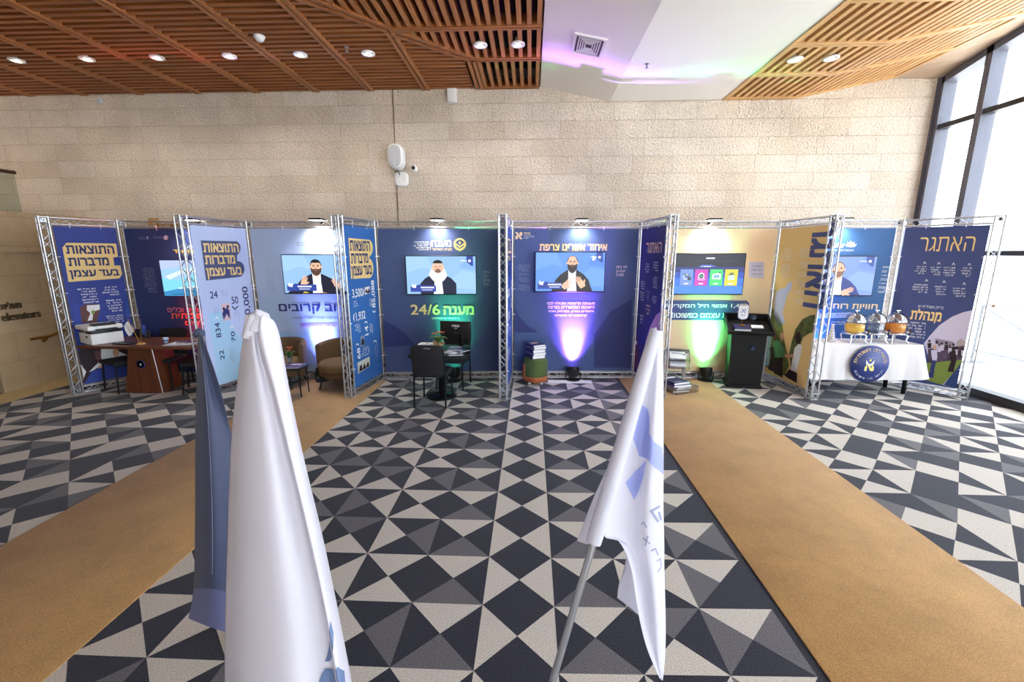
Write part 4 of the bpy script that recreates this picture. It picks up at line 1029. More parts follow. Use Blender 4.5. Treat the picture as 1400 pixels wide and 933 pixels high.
# ---- H : navy panel with the purple glow
zH = zz(690, 290, 880, 450, 1108, 933); zH2 = zz(690, 400, 880, 550, 1182, 933)
H_ = Panel('GH', 'IJ', (72, 90, 136), 'navy blue panel washed by the purple beam in the central booth')
SAND = mat('print_sand', rgb(238, 208, 164), .6); PINKP = mat('print_palepink', rgb(246, 226, 246), .6)
def aleph(pan, part, z, x0, y0, x1, y1, m):
    def N(a, b): return (x0 + a * (x1 - x0), y0 + b * (y1 - y0))
    pan.poly(part, z, [N(*p) for p in ((0, .05), (.3, .0), (.72, .6), (1, .95), (.72, 1), (.3, .42))], m, 3)
    pan.poly(part, z, [N(*p) for p in ((.62, .38), (.6, .1), (.9, 0), (1, .3), (.95, .5), (.75, .58))], m, 2)
    pan.poly(part, z, [N(*p) for p in ((.3, .42), (.4, .6), (.42, .95), (.05, 1), (.05, .68), (.12, .5))], m, 2)
aleph(H_, 'emblem', zH, 82, 158, 142, 218, SAND)
H_.text('title_lettering', zH, 'איחוד', 150, 163, 204, 180, SAND, bold=.02); H_.para('small_lettering', zH, 150, 185, 245, 215, 3, WHT, align='l', seed=2)
H_.text('headline_lettering', zH, 'איחוד אשרינו צרפת', 278, 258, 815, 306, GOLD, bold=.03)
for i, w in enumerate(('מעטפת מרוממת ומכילה לבני', 'הישיבות המתגוררים בצרפת', 'ולומדים בארץ, במרחק אלפי', 'קילומטרים מהבית!')):
    a, b = ((338, 718), (344, 714), (348, 708), (400, 654))[i]
    H_.text('slogan_lettering', zH, w, a, 716 + i * 33, b, 738 + i * 33, PINKP, bold=.013)
for i, w in enumerate(('יהי בית', 'לומדים', 'תורה')): H_.text('side_lettering', zH, w, 890, 430 + i * 31, 975 - i * 14, 450 + i * 31, PINKP, bold=0)
H_.para('small_lettering', zH, 92, 420, 198, 478, 5, GREYP, seed=3); H_.para('small_lettering', zH, 98, 486, 198, 508, 2, GREYP, seed=4); H_.para('small_lettering', zH, 98, 522, 198, 562, 4, GREYP, seed=5); H_.para('small_lettering', zH, 98, 580, 198, 632, 5, GREYP, seed=6)
H_.poly('background_print', zH2, [(50, 110), (120, 200), (200, 290), (290, 340), (50, 342)], mat('print_navy3', rgb(46, 56, 112), .6), 1); H_.poly('background_print', zH2, [(760, 360), (900, 160), (1080, 60), (1080, 640), (760, 640)], mat('print_navy3', rgb(46, 56, 112), .6), 1)
H_.done()
S = speaker_shapes(SC(90, 140, 222), SK, SC(22, 20, 24), SC(226, 232, 250), SC(50, 38, 34), SC(34, 26, 26), .53, .745, .075, .17, 'bald', bl=1.15, hands=((.44, .16, -.7, 1.25), (.66, .2, .55, 1.35)), shoulders=.2, base=.30, extra=(SC(104, 152, 228), SC(80, 128, 214), BLKS, MOUTH, SKD, MOUTH))
lower_third(S, .03, .38); corner_tag(S); S.append(([(.81, .8), (.845, .8), (.86, .86), (.845, .91), (.81, .91), (.82, .86)], WH_S))
tv(H_, zH, 240, 316, 803, 640, 'television showing a man with a dark beard above the purple beam', S)

# ---- I : navy challenge partition behind the right flag
zI = zz(860, 285, 930, 555, 242, 933)
I_ = Panel('IJ', 'I', (50, 54, 110), 'dark navy partition with gold title behind the tip of the right flag')
I_.text('headline_lettering', zI, 'האתגר', 82, 162, 155, 212, SAND, bold=.0)
for k, (a, b, c, d, n) in enumerate(((74, 258, 96, 306, 4), (114, 250, 138, 300, 4), (112, 322, 134, 380, 5), (52, 342, 74, 385, 4), (52, 392, 72, 438, 4), (108, 412, 130, 450, 4), (50, 500, 66, 548, 3))): I_.para('small_lettering', zI, a, b, c, d, n, WHT, seed=k)
I_.para('side_lettering', zI, 82, 386, 96, 440, 4, GREYP, seed=4); I_.para('side_lettering', zI, 78, 452, 100, 506, 3, SAND, seed=5)
PV, PV2 = mat('photo_violet', rgb(190, 150, 190), .6), mat('photo_wine', rgb(110, 50, 76), .6)
I_.poly('photo_print', zI, [(150, 490), (128, 505), (100, 560), (78, 630), (70, 720), (90, 770), (150, 800)], PV, 1); I_.poly('photo_print', zI, [(80, 690), (100, 660), (112, 690), (130, 650), (150, 670), (150, 800), (90, 770)], PV2, 2); I_.poly('photo_print', zI, [(28, 520), (40, 600), (44, 690), (36, 760), (26, 745)], PV2, 1); I_.poly('photo_print', zI, curved(35, 635, 4, 10, 0, 2 * PI, 10), WHT, 2); I_.poly('photo_print', zI, [(26, 545), (36, 600), (30, 620), (26, 615)], PV, 2)
I_.done()

# ---- J : beige panel with the menu screen
zJ = zz(900, 290, 1070, 440, 1057, 933); zJ2 = zz(890, 400, 1070, 560, 1050, 933)
J = Panel('IJ', 'JK', (224, 196, 160), 'beige panel with a green glow and menu screen behind the black lectern')
BLUEG = mat('print_periwinkle', rgb(112, 124, 190), .6); SLB = mat('print_slateblue', rgb(66, 76, 136), .6)
aleph(J, 'emblem', zJ, 456, 256, 530, 328, BLUEG)
for q in ring(145, 195, 7, 12, 16): J.poly('emblem', zJ, q, BLUEG, 2)
J.para('small_lettering', zJ, 190, 186, 282, 210, 2, GREYP, seed=3)
J.poly('slogan_block', zJ2, [(110, 62), (762, 66), (782, 84), (782, 122), (766, 140), (690, 145), (690, 222), (152, 220), (140, 205), (140, 140), (110, 136)], SLB, 1)
J.text('slogan_lettering', zJ2, '1,400 אנשי חיל המקריבים', 88, 88, 770, 130, WHT, 2, bold=.02); J.text('slogan_lettering', zJ2, 'את עצמם כפשוטו!', 166, 160, 645, 202, WHT, 2, bold=.02)
J.poly('quote_block', zJ, [(776, 424), (890, 424), (898, 432), (898, 560), (890, 566), (776, 560), (770, 550), (770, 432)], mat('print_lilacgrey', rgb(186, 180, 204), .6), 1)
for i, w in enumerate(('יעשה לך', 'רב, וקנה', 'לך חבר')): J.text('quote_lettering', zJ, w, 790, 452 + i * 34, 878, 472 + i * 34, PNAVY, 2, bold=0)
J.done()
S = [(None, SC(24, 24, 46)), ([(0, 0), (1, 0), (1, .4), (0, .4)], SC(58, 110, 214)), ([(0, .4), (1, .4), (1, .55), (0, .55)], SC(44, 78, 176)), ([(0, .55), (1, .55), (1, .68), (0, .68)], SC(34, 48, 116)), ([(0, .0), (1, 0), (1, .2), (0, .2)], SC(70, 130, 232)),
     ([(.33, .69), (.6, .69), (.52, .73), (.4, .73)], SC(90, 110, 220)), ([(.3, .83), (.9, .83), (.9, .835), (.3, .835)], SC(70, 70, 90))]
for i in range(7): S.append(([(.44 + i * .018, .88), (.454 + i * .018, .88), (.454 + i * .018, .915), (.44 + i * .018, .915)], WH_S))
S.append((ell(.385, .69, .008, .014, 10), WH_S))
for i in range(6): S.append(([(.41 + i * .018, .68), (.423 + i * .018, .68), (.423 + i * .018, .70), (.41 + i * .018, .70)], WH_S))
for x, c in ((.085, (110, 140, 200)), (.295, (190, 60, 170)), (.51, (70, 210, 110)), (.725, (206, 200, 60))):
    S.append(([(x, .21), (x + .185, .21), (x + .185, .62), (x, .62)], SC(*c))); S.append(([(x + .06, .245), (x + .125, .245), (x + .125, .275), (x + .06, .275)], WH_S))
S += [(ell(.165, .43, .035, .07, 16), WH_S), (ell(.165, .43, .028, .055, 16), SC(110, 140, 200)), ([(.19, .35), (.24, .35), (.24, .43), (.19, .43)], SC(40, 60, 70)), ([(.12, .54), (.19, .46), (.22, .54), (.2, .42), (.14, .48)], SC(60, 80, 90)),
      (ell(.387, .45, .045, .085, 20), WH_S), (ell(.387, .45, .032, .06, 18), SC(40, 60, 70)), (ell(.387, .45, .016, .03, 14), SC(70, 160, 120)), ([(.33, .36), (.36, .34), (.42, .34), (.45, .36), (.44, .4), (.34, .4)], SC(214, 150, 210)),
      ([(.54, .38), (.55, .5), (.64, .53), (.665, .5), (.665, .37)], WH_S), ([(.56, .41), (.565, .48), (.645, .49), (.65, .4)], SC(120, 170, 196)), ([(.63, .53), (.64, .56), (.66, .55), (.655, .52)], SC(40, 60, 70)),
      ([(.77, .35), (.775, .47), (.86, .48), (.865, .36)], SC(190, 222, 210)), ([(.765, .47), (.82, .53), (.87, .49)], SC(70, 100, 90)), ([(.78, .5), (.85, .545), (.845, .555), (.775, .51)], SC(40, 60, 60))]
tv(J, zJ, 128, 350, 735, 706, 'television showing a menu of four coloured cards above the black lectern', S)

# ---- K : tan partition
zK = zz(1030, 285, 1160, 555, 449, 933)
K = Panel('JK', 'K', (228, 196, 136), 'tan partition with huge sideways navy letters and a photo of people under trees')
K.text('headline_lettering', zK, 'האתגר', 262, 64, 362, 472, SLB, 2, rot=-1, bold=.03)
for k, (a, b, c, d, n) in enumerate(((132, 190, 182, 246, 5), (208, 188, 262, 236, 5), (128, 262, 172, 328, 6), (206, 250, 258, 284, 4), (198, 302, 252, 326, 3), (198, 340, 245, 374, 4), (192, 386, 242, 408, 3), (188, 425, 235, 456, 3))): K.para('small_lettering', zK, a, b, c, d, n, WHT, seed=k)
K.poly('map_print', zK, [(104, 400), (128, 380), (150, 376), (168, 350), (182, 346), (180, 380), (160, 410), (150, 450), (138, 490), (150, 540), (120, 560), (96, 500)], mat('print_mapblue', rgb(190, 196, 226), .6), 1)
FOL, FOL2, TEAL = mat('photo_foliage', rgb(106, 112, 62), .6, noise=.5, nscale=14), mat('photo_foliage2', rgb(84, 92, 50), .6, noise=.5, nscale=14), mat('photo_teal', rgb(96, 150, 110), .6)
K.poly('photo_print', zK, [(62, 455), (90, 470), (118, 500), (138, 550), (146, 620), (160, 690), (170, 745), (150, 790), (50, 745)], FOL, 1); K.poly('photo_print', zK, [(62, 540), (92, 560), (84, 640), (74, 740), (50, 745)], mat('photo_sky', rgb(160, 200, 214), .6), 2)
K.poly('photo_print', zK, [(92, 640), (108, 622), (128, 630), (146, 660), (152, 700), (138, 705), (140, 800), (100, 780), (98, 700)], TEAL, 3); K.poly('photo_print', zK, [(78, 660), (96, 650), (104, 690), (100, 775), (70, 760), (86, 700)], PD, 3); K.poly('photo_print', zK, curved(104, 600, 12, 24, 0, 2 * PI, 14), PM, 4); K.poly('photo_print', zK, curved(136, 608, 10, 22, 0, 2 * PI, 14), PS, 4); K.poly('photo_print', zK, [(100, 705), (140, 705), (140, 800), (100, 780)], PD, 4)
K.poly('photo_print', zK, [(300, 505), (270, 505), (232, 525), (200, 570), (182, 630), (170, 690), (180, 760), (196, 770), (215, 660), (236, 610), (262, 592), (298, 588)], FOL2, 2); K.poly('photo_print', zK, [(196, 660), (216, 640), (232, 650), (224, 700), (206, 770), (178, 765), (184, 720)], PW, 3); K.poly('photo_print', zK, curved(213, 612, 14, 28, 0, 2 * PI, 14), PD, 4); K.poly('photo_print', zK, [(150, 690), (190, 690), (192, 706), (150, 704)], PS, 4)
K.poly('photo_print', zK, [(150, 790), (170, 760), (208, 780), (206, 826), (160, 800)], PD, 3)
K.done()

# ---- L : blue panel behind the drinks table
zL = zz(1110, 290, 1260, 440, 933, 933); zL2 = zz(1110, 410, 1290, 550, 1200, 933)
L_ = Panel('JK', 'LM', (56, 96, 148), 'blue panel behind the drinks table with a white flower emblem')
def flower(pan, z, cx, cy, s1, m):
    for a in (-1.1, -.55, 0, .55, 1.1):
        dx, dy = math.sin(a), -math.cos(a); nx, ny = -dy, dx
        pan.poly('emblem', z, [(cx, cy), (cx + dx * s1 * .55 + nx * s1 * .2, cy + dy * s1 * .55 + ny * s1 * .2), (cx + dx * s1, cy + dy * s1), (cx + dx * s1 * .55 - nx * s1 * .2, cy + dy * s1 * .55 - ny * s1 * .2)], m, 2)
flower(L_, zL, 330, 300, 58, WHT)
L_.text('title_lettering', zL, 'שנה', 140, 272, 272, 302, WHT, bold=.03); L_.text('title_lettering', zL, 'התנועה הלאומית', 190, 318, 352, 332, WHT, bold=.0)
for i, w in enumerate(('״איך ששנים', 'תורה', 'לא מינוף', 'נגבות,', 'אלא מינוף', 'דבר שמחה', 'של מעבר')): L_.text('side_lettering', zL, w, 602 - i * 8, 462 + i * 34, (700, 636, 668, 642, 676, 672, 654)[i], 484 + i * 34, WHT, bold=-.002)
L_.text('headline_lettering', zL, 'חוויות רוחניות', 30, 782, 556, 822, SAND, bold=.02)
L_.poly('slogan_block', zL, [(0, 862), (362, 854), (356, 898), (0, 906)], mat('print_skyblock', rgb(156, 176, 226), .6), 1); L_.text('slogan_lettering', zL2, 'מלכדות. מחברות', 40, 124, 350, 156, SLB, 2, bold=.0)
L_.para('small_lettering', zL2, 150, 195, 330, 232, 2, WHT, seed=4); 
L_.done()
S = speaker_shapes(SC(120, 150, 232), SK, SC(34, 52, 134), SC(224, 234, 252), SC(110, 80, 60), SC(128, 94, 72), .55, .68, .072, .18, 'none', bl=.85, hands=((.67, .08, -1.0, 1.2),), shoulders=.2, base=.30, extra=(SC(132, 164, 238), SC(110, 140, 226), SC(60, 50, 50), MOUTH, SKD, MOUTH))
corner_tag(S); tv(L_, zL, None, 372, 540, 718, 'television showing a man in a blue suit behind the drinks table', S)

# ---- M : navy challenge panel at far right
zM = zz(1220, 290, 1390, 430, 1133, 933); zM2 = zz(1240, 400, 1400, 580, 829, 933)
M_ = Panel('LM', 'M', (68, 80, 128), 'navy panel at far right with a gold title and a photo of a crowd')
M_.text('headline_lettering', zM, 'האתגר', 250, 226, 752, 358, GOLD, bold=-.006)
for (cx, cy) in ((296, 462), (424, 466), (558, 472), (702, 476), (312, 622), (472, 634), (655, 652)): M_.poly('chevron_print', zM, [(cx - 16, cy + 12), (cx, cy - 12), (cx + 16, cy + 12), (cx + 10, cy + 12), (cx, cy - 2), (cx - 10, cy + 12)], WHT, 2)
for k, (a, b, c, d, n) in enumerate(((196, 488, 306, 568, 4), (338, 496, 436, 580, 4), (460, 498, 574, 588, 4), (614, 500, 714, 596, 4), (150, 652, 318, 740, 4), (366, 670, 484, 762, 4), (530, 686, 662, 778, 4))): M_.para('small_lettering', zM, a, b, c, d, n, WHT, seed=k + 20)
M_.text('slogan_lettering', zM, 'בדיוק בשביל זה יש', 234, 850, 468, 886, WHT, bold=.0); M_.text('slogan_lettering', zM2, 'מִנהלת', 26, 122, 244, 210, GOLD, bold=.03)
M_.para('small_lettering', zM2, -30, 205, 130, 325, 6, WHT, seed=31)
CRW = mat('photo_haze', rgb(206, 198, 220), .6); GRS = mat('photo_grass', rgb(124, 142, 62), .6)
M_.poly('photo_print', zM2, [(120, 362), (160, 310), (230, 232), (320, 172), (400, 140), (478, 128), (400, 470), (340, 690), (250, 655), (120, 618), (160, 480)], CRW, 1)
M_.poly('photo_print', zM2, [(130, 500), (420, 480), (395, 520), (250, 656), (120, 618)], GRS, 2)
M_.poly('photo_print', zM2, [(400, 486), (388, 500), (262, 655), (350, 690)], mat('print_navy4', rgb(44, 66, 120), .6), 3)
M_.poly('photo_print', zM2, [(150, 400), (420, 380), (410, 480), (150, 500)], mat('photo_crowd', rgb(84, 66, 90), .6, noise=.5, nscale=18), 3)
M_.poly('photo_print', zM2, [(200, 326), (330, 350), (330, 376), (200, 366)], mat('photo_roof', rgb(150, 140, 160), .6), 2); M_.poly('photo_print', zM2, [(352, 350), (384, 326), (420, 352), (414, 384), (352, 380)], mat('photo_tent', rgb(176, 160, 160), .6), 2)
for k, (x, y) in enumerate(((160, 345), (212, 352), (248, 362), (280, 358), (305, 380), (350, 392), (372, 400), (398, 398), (228, 372), (330, 370))): M_.poly('photo_print', zM2, curved(x, y, 9, 11, 0, 2 * PI, 10), PD if k % 2 else PM, 4); M_.poly('photo_print', zM2, [(x - 14, y + 14), (x + 14, y + 14), (x + 12, y + 50), (x - 12, y + 50)], CRW if k % 3 else PD, 4)
M_.poly('photo_print', zM2, [(170, 410), (214, 405), (216, 460), (210, 485), (182, 490), (176, 450)], CRW, 5); M_.poly('photo_print', zM2, [(178, 480), (208, 480), (196, 540), (186, 605), (130, 600), (160, 570)], PNAVY, 5); M_.poly('photo_print', zM2, curved(198, 388, 13, 16, 0, 2 * PI, 12), PS, 5)
M_.poly('photo_print', zM2, [(300, 420), (345, 410), (350, 480), (330, 565), (288, 560), (312, 490)], PD, 5)
M_.done()

# ================================================================== lamps of the booths
M_FLOOD = emis('flood_glow', (1, 0.96, 0.88, 1), 30)
def banner_light(pan, u, label, e=45):
    p = pan.world(u, -0.10, HB - 0.01)
    t = thing('banner_light', label, 'light', p, pan.rz, 'flood lights clipped over the booth panels')
    MB().rbox(-.09, .09, -.16, .02, .0, .028, .008, M_BLACK, 2).build('lamp_head', t)
    MB().box(-.08, .08, -.15, .0, -.002, .001, M_FLOOD).build('lamp_face', t)
    MB().tube([(0, .02, .01), (0, .07, .015), (0, .10, -.01)], .010, M_BLACKM).rbox(-.02, .02, .085, .12, -.05, .01, .004, M_BLACKM, 2).build('clamp', t)
    spot('flood_beam', (0, -.08, -.02), (0, .12, -1), e, (1, .95, .86), 130, 1.0, .03, t)
def par(pan, u, dist, color, e, label, grp='stage lamps on the floor', ang=52, tilt=.27):
    p = pan.world(u, -dist, 0)
    t = thing('stage_lamp', label, 'lamp', p, pan.rz, grp)
    col = (*color, 1)
    MB().lathe([(.11, .0), (.115, .012), (.10, .022), (.05, .028)], M_BLACK, 24).build('base', t)
    MB().tube([(-.115, 0, .02), (-.12, 0, .12), (-.10, 0, .15)], .008, M_BLACKM).tube([(.115, 0, .02), (.12, 0, .12), (.10, 0, .15)], .008, M_BLACKM).tube([(-.115, 0, .02), (.115, 0, .02)], .008, M_BLACKM).build('yoke', t)
    R = Matrix.Translation((0, 0, .14)) @ Matrix.Rotation(-tilt, 4, 'X')
    MB().lathe([(.05, -.085), (.085, -.06), (.098, .06), (.102, .075), (.092, .075), (.088, .055), (0, .05)], M_BLACK, 24, M=R).build('can', t)
    MB().lathe([(.086, .062), (0, .064)], emis('lens_' + '_'.join('%.2f' % c for c in color), col, 6), 20, M=R).build('lens', t)
    for k in range(1): MB().tube([(.10, .02, .02), (.22, .1, .012), (.35, .06, .012)], .006, M_BLACK).build('power_cable', t)
    spot('stage_beam', (0, 0.02, .225), (0, .02 + math.tan(tilt), 1.225), e, color, ang, 1.0, .04, t)
    spot('stage_beam_field', (0, 0.02, .225), (0, .02 + math.tan(.25), 1.225), e * .10, color, 92, 1.0, .05, t)
def u_of(pan, x): return (x - pan.o.x) / pan.d.x
banner_light(B, u_of(B, -5.06), 'black flood light over the dark panel, beside the pale partition top')
banner_light(D, u_of(D, -3.18), 'black flood light over the pale lounge panel, nearest the bright blue partition', 75)
banner_light(F_, u_of(F_, -1.41), 'black flood light over the navy 24/6 panel')
banner_light(H_, u_of(H_, .745), 'black flood light over the purple lit panel')
banner_light(J, u_of(J, 2.71), 'black flood light over the beige menu panel', 75)
banner_light(L_, u_of(L_, 4.58), 'black flood light over the blue drinks panel')
par(B, u_of(B, -5.14), .19, (1.0, .05, .06), 600, 'black stage lamp with red beam behind the wooden desk')
par(D, u_of(D, -3.30), .17, (.25, .30, 1.0), 900, 'black stage lamp with blue violet beam between the two armchairs')
par(F_, u_of(F_, -1.22), .17, (.06, 1.0, .30), 1000, 'black stage lamp with green beam behind the black table')
par(H_, u_of(H_, .68), .17, (.46, .17, 1.0), 3000, 'black stage lamp with purple beam standing in the central booth')
par(J, u_of(J, 2.80), .17, (.10, 1.0, .36), 1050, 'black stage lamp with green beam left of the lectern')
par(L_, u_of(L_, 4.45), .17, (.12, .26, 1.0), 600, 'black stage lamp with blue beam behind the drinks table')

# ================================================================== furniture helpers
def make_chair(loc, rz, label, grp='black banquet chairs'):
    t = thing('banquet_chair', label, 'chair', loc, rz, grp)      # seat faces local -y, back at +y
    MB().rbox(-.215, .215, -.22, .20, .405, .465, .025, M_FABRIC_BLK).build('seat', t)
    mb = MB(); R = Matrix.Translation((0, .215, .46)) @ Matrix.Rotation(math.radians(-9), 4, 'X')
    pts = [(-.205, .0), (.205, .0), (.215, .30)] + [(.215 - .06 + .06 * math.cos(a), .34 + .06 * math.sin(a)) for a in (0, .5, 1.0, PI / 2)] + [(-.215 + .06 - .06 * math.sin(a), .34 + .06 * math.cos(a)) for a in (0, .5, 1.0, PI / 2)] + [(-.215, .30)]
    n = len(pts); vs = []; prof = [(.94, -.022), (1, -.010), (1, .010), (.94, .022)]
    for s, y in prof: vs += [(x * s, y, .2 + (z - .2) * s) for x, z in pts]
    fs = [list(range(n))] + [[(3 * n) + i for i in range(n)][::-1]]
    for i in range(3): fs += [(i * n + k, (i + 1) * n + k, (i + 1) * n + (k + 1) % n, i * n + (k + 1) % n) for k in range(n)]
    mb.add(vs, fs, M_FABRIC_BLK, True, R); bk = mb.build('backrest', t)
    MB().rbox(-.045, .045, .018, .028, .355, .375, .004, M_STEEL, 2, R).build('hand_grip', bk)
    for s in (-1, 1):
        MB().tube([(s * .19, -.19, .41), (s * .205, -.215, 0)], .0125, M_BLACKM).lathe([(.017, 0), (.015, .03)], M_BLACK, 10, (s * .205, -.215, 0)).build('leg', t)
        MB().tube([(s * .205, .28, .80), (s * .205, .21, .44), (s * .21, .235, 0)], .0125, M_BLACKM).lathe([(.017, 0), (.015, .03)], M_BLACK, 10, (s * .21, .235, 0)).build('leg', t)
        MB().tube([(s * .195, -.19, .39), (s * .205, .21, .39)], .010, M_BLACKM).build('side_rail', t)
    return t
def magazine(loc, rz, w, h, cover, label, grp=None, th=.006, name='magazine', cat='magazine', tilt=0):
    t = thing(name, label, cat, loc, rz, grp)
    MB().box(-w / 2, w / 2, -h / 2, h / 2, 0, th * .85, M_PAPER).build('page_block', t)
    c = MB(); c.box(-w / 2 - .002, w / 2 + .002, -h / 2 - .002, h / 2 + .002, th * .85, th, cover); c.box(-w / 2 - .003, -w / 2, -h / 2, h / 2, 0, th, cover)
    c.box(-w * .38, w * .38, h * .18, h * .34, th, th + .0006, WHT); c.box(-w * .38, w * .1, -h * .4, -h * .3, th, th + .0006, GREYP)
    c.build('cover', t)
    return t
CV1, CV2, CV3, CV4 = mat('cover_navy', rgb(46, 46, 92), .35), mat('cover_grey', rgb(120, 120, 134), .35), mat('cover_white', rgb(214, 214, 222), .4), mat('cover_plum', rgb(92, 72, 120), .35)

# ================================================================== booth with the wooden desk
M_WALNUT = wood_mat('walnut', rgb(72, 36, 22), rgb(112, 62, 38), 'X', .35); M_WALNUTZ = wood_mat('walnut_upright', rgb(78, 38, 22), rgb(116, 62, 36), 'Z', .4)
dk = thing('wooden_desk', 'dark brown wooden desk on a solid tapered pedestal with a round blue emblem', 'desk', (-5.45, 5.95, 0))
MB().rbox(-.80, .79, -.36, .34, .705, .745, .006, M_WALNUT).build('desk_top', dk)
pd = MB(); b0, t0 = [(-.46, -.12), (.10, -.12), (.10, .26), (-.46, .26)], [(-.32, -.10), (.02, -.10), (.02, .24), (-.32, .24)]
pd.add([(x, y, 0) for x, y in b0] + [(x, y, .705) for x, y in t0], [(3, 2, 1, 0), (4, 5, 6, 7)] + [(i, (i + 1) % 4, 4 + (i + 1) % 4, 4 + i) for i in range(4)], M_WALNUTZ)
pdo = pd.build('pedestal', dk)
MB().tube([(.102, -.122, .004), (.022, -.102, .703)], .006, M_ALU, 6).build('edge_trim', pdo)
Re = Matrix.Translation((-.16, -.117, .43)) @ Matrix.Rotation(PI / 2, 4, 'X')
em = MB().lathe([(.062, 0), (.062, .006), (0, .006)], mat('emblem_blue', rgb(40, 66, 140), .4), 28, M=Re)
em.lathe([(.048, .0065), (.052, .0065)], WHT, 24, M=Re)
em.add([Re @ Vector(p) for p in ((-.02, .015, .008), (0, -.03, .008), (.02, .015, .008), (0, .0, .008))], [(0, 1, 2, 3)], WHT)
em.build('round_emblem', pdo)
make_chair((-6.05, 6.04, 0), math.radians(-24), 'black banquet chair at the left end of the wooden desk, under the printer')
make_chair((-5.54, 6.17, 0), math.radians(5), 'black banquet chair behind the middle of the wooden desk')
make_chair((-4.90, 6.05, 0), math.radians(-60), 'black banquet chair at the right end of the wooden desk, beside the dark flag')
# printer
pr = thing('office_printer', 'white and black office printer on the left end of the wooden desk', 'printer', (-6.16, 5.87, .745), math.radians(-26))
MB().rbox(-.20, .20, -.18, .18, .0, .155, .012, M_WHITE).build('body', pr)
MB().rbox(-.19, .19, -.17, .17, .15, .20, .006, M_BLACK).build('control_band', pr)
MB().rbox(-.225, .205, -.20, .19, .20, .262, .014, M_WHITE).build('scanner_lid', pr)
MB().rbox(.06, .21, -.13, .12, .262, .285, .008, M_BLACK).rbox(.14, .27, -.12, .11, .205, .222, .006, M_BLACK).build('paper_tray', pr)
MB().box(.04, .10, -.186, -.18, .10, .12, M_BLACK).build('front_panel', pr)
MB().box(-.03, .03, -.174, -.17, .165, .185, M_LGREY).build('display', pr)
# pair of table flags
tf = thing('table_flag_stand', 'pair of small table flags, white and blue, on the desk', 'flag stand', (-5.47, 5.74, .745))
MB().lathe([(.055, 0), (.055, .012), (.03, .022), (0, .024)], wood_mat('light_oak', rgb(170, 120, 66), rgb(206, 156, 96), 'X'), 24).build('base', tf)
W_CL, B_CL = cloth_mat('mini_flag_white', rgb(236, 236, 240), .2), cloth_mat('mini_flag_blue', rgb(52, 76, 150), .2)
for s, m in ((-1, W_CL), (1, B_CL)):
    tx = -.125 if s < 0 else .045
    pl = MB().tube([(s * .012, 0, .018), (tx, 0, .345)], .004, M_BRASS, 6).sphere((tx, 0, .35), .008, M_BRASS, 8, 6).build('pole', tf)
    rows = []
    for i in range(9):
        k = i / 8; bx = tx + (s * .012 - tx) * k * .5; bz = .34 - k * .155
        rows.append([(bx + (-1 if s < 0 else 1) * j * .012 * (1 + .15 * math.sin(3 * k)), .012 * math.sin(j * 1.6 + k * 2), bz - j * .012 + (.0 if s < 0 else -.004 * j)) for j in range(7)])
    MB().grid(rows, m).build('flag_cloth', tf)
cu = thing('paper_cup', 'small pale blue cup standing on the desk right of the table flags', 'cup', (-5.17, 5.82, .745))
MB().lathe([(.026, 0), (.034, .085), (.031, .085), (.024, .005), (0, .005)], mat('cup_blue', rgb(170, 196, 220), .4), 20).build('cup_body', cu); MB().lathe([(.0295, .035), (.0315, .06)], NAVY, 20).build('cup_band', cu)
magazine((-5.0, 5.80, .745), .1, .20, .26, CV3, 'white leaflet lying flat on the desk right of the cup', None, .004, 'leaflet', 'leaflet')
for i, c in enumerate((CV1, CV2, CV1)): magazine((-4.83 + i * .012, 5.86 - i * .01, .745 + i * .012), .3 - i * .25, .22, .29, c, ('dark magazine at the bottom of the pile on the right end of the desk', 'grey magazine in the middle of the pile on the right end of the desk', 'dark magazine on top of the pile on the right end of the desk')[i], 'magazines piled on the wooden desk', .012)
kb = thing('desk_folder', 'flat black folder lying on the desk beside the printer', 'folder', (-5.72, 5.76, .745), -.15); MB().rbox(-.14, .14, -.07, .07, 0, .018, .005, M_BLACK).build('cover', kb); MB().box(-.13, .13, -.06, .06, .004, .0165, M_PAPER).build('pages', kb)

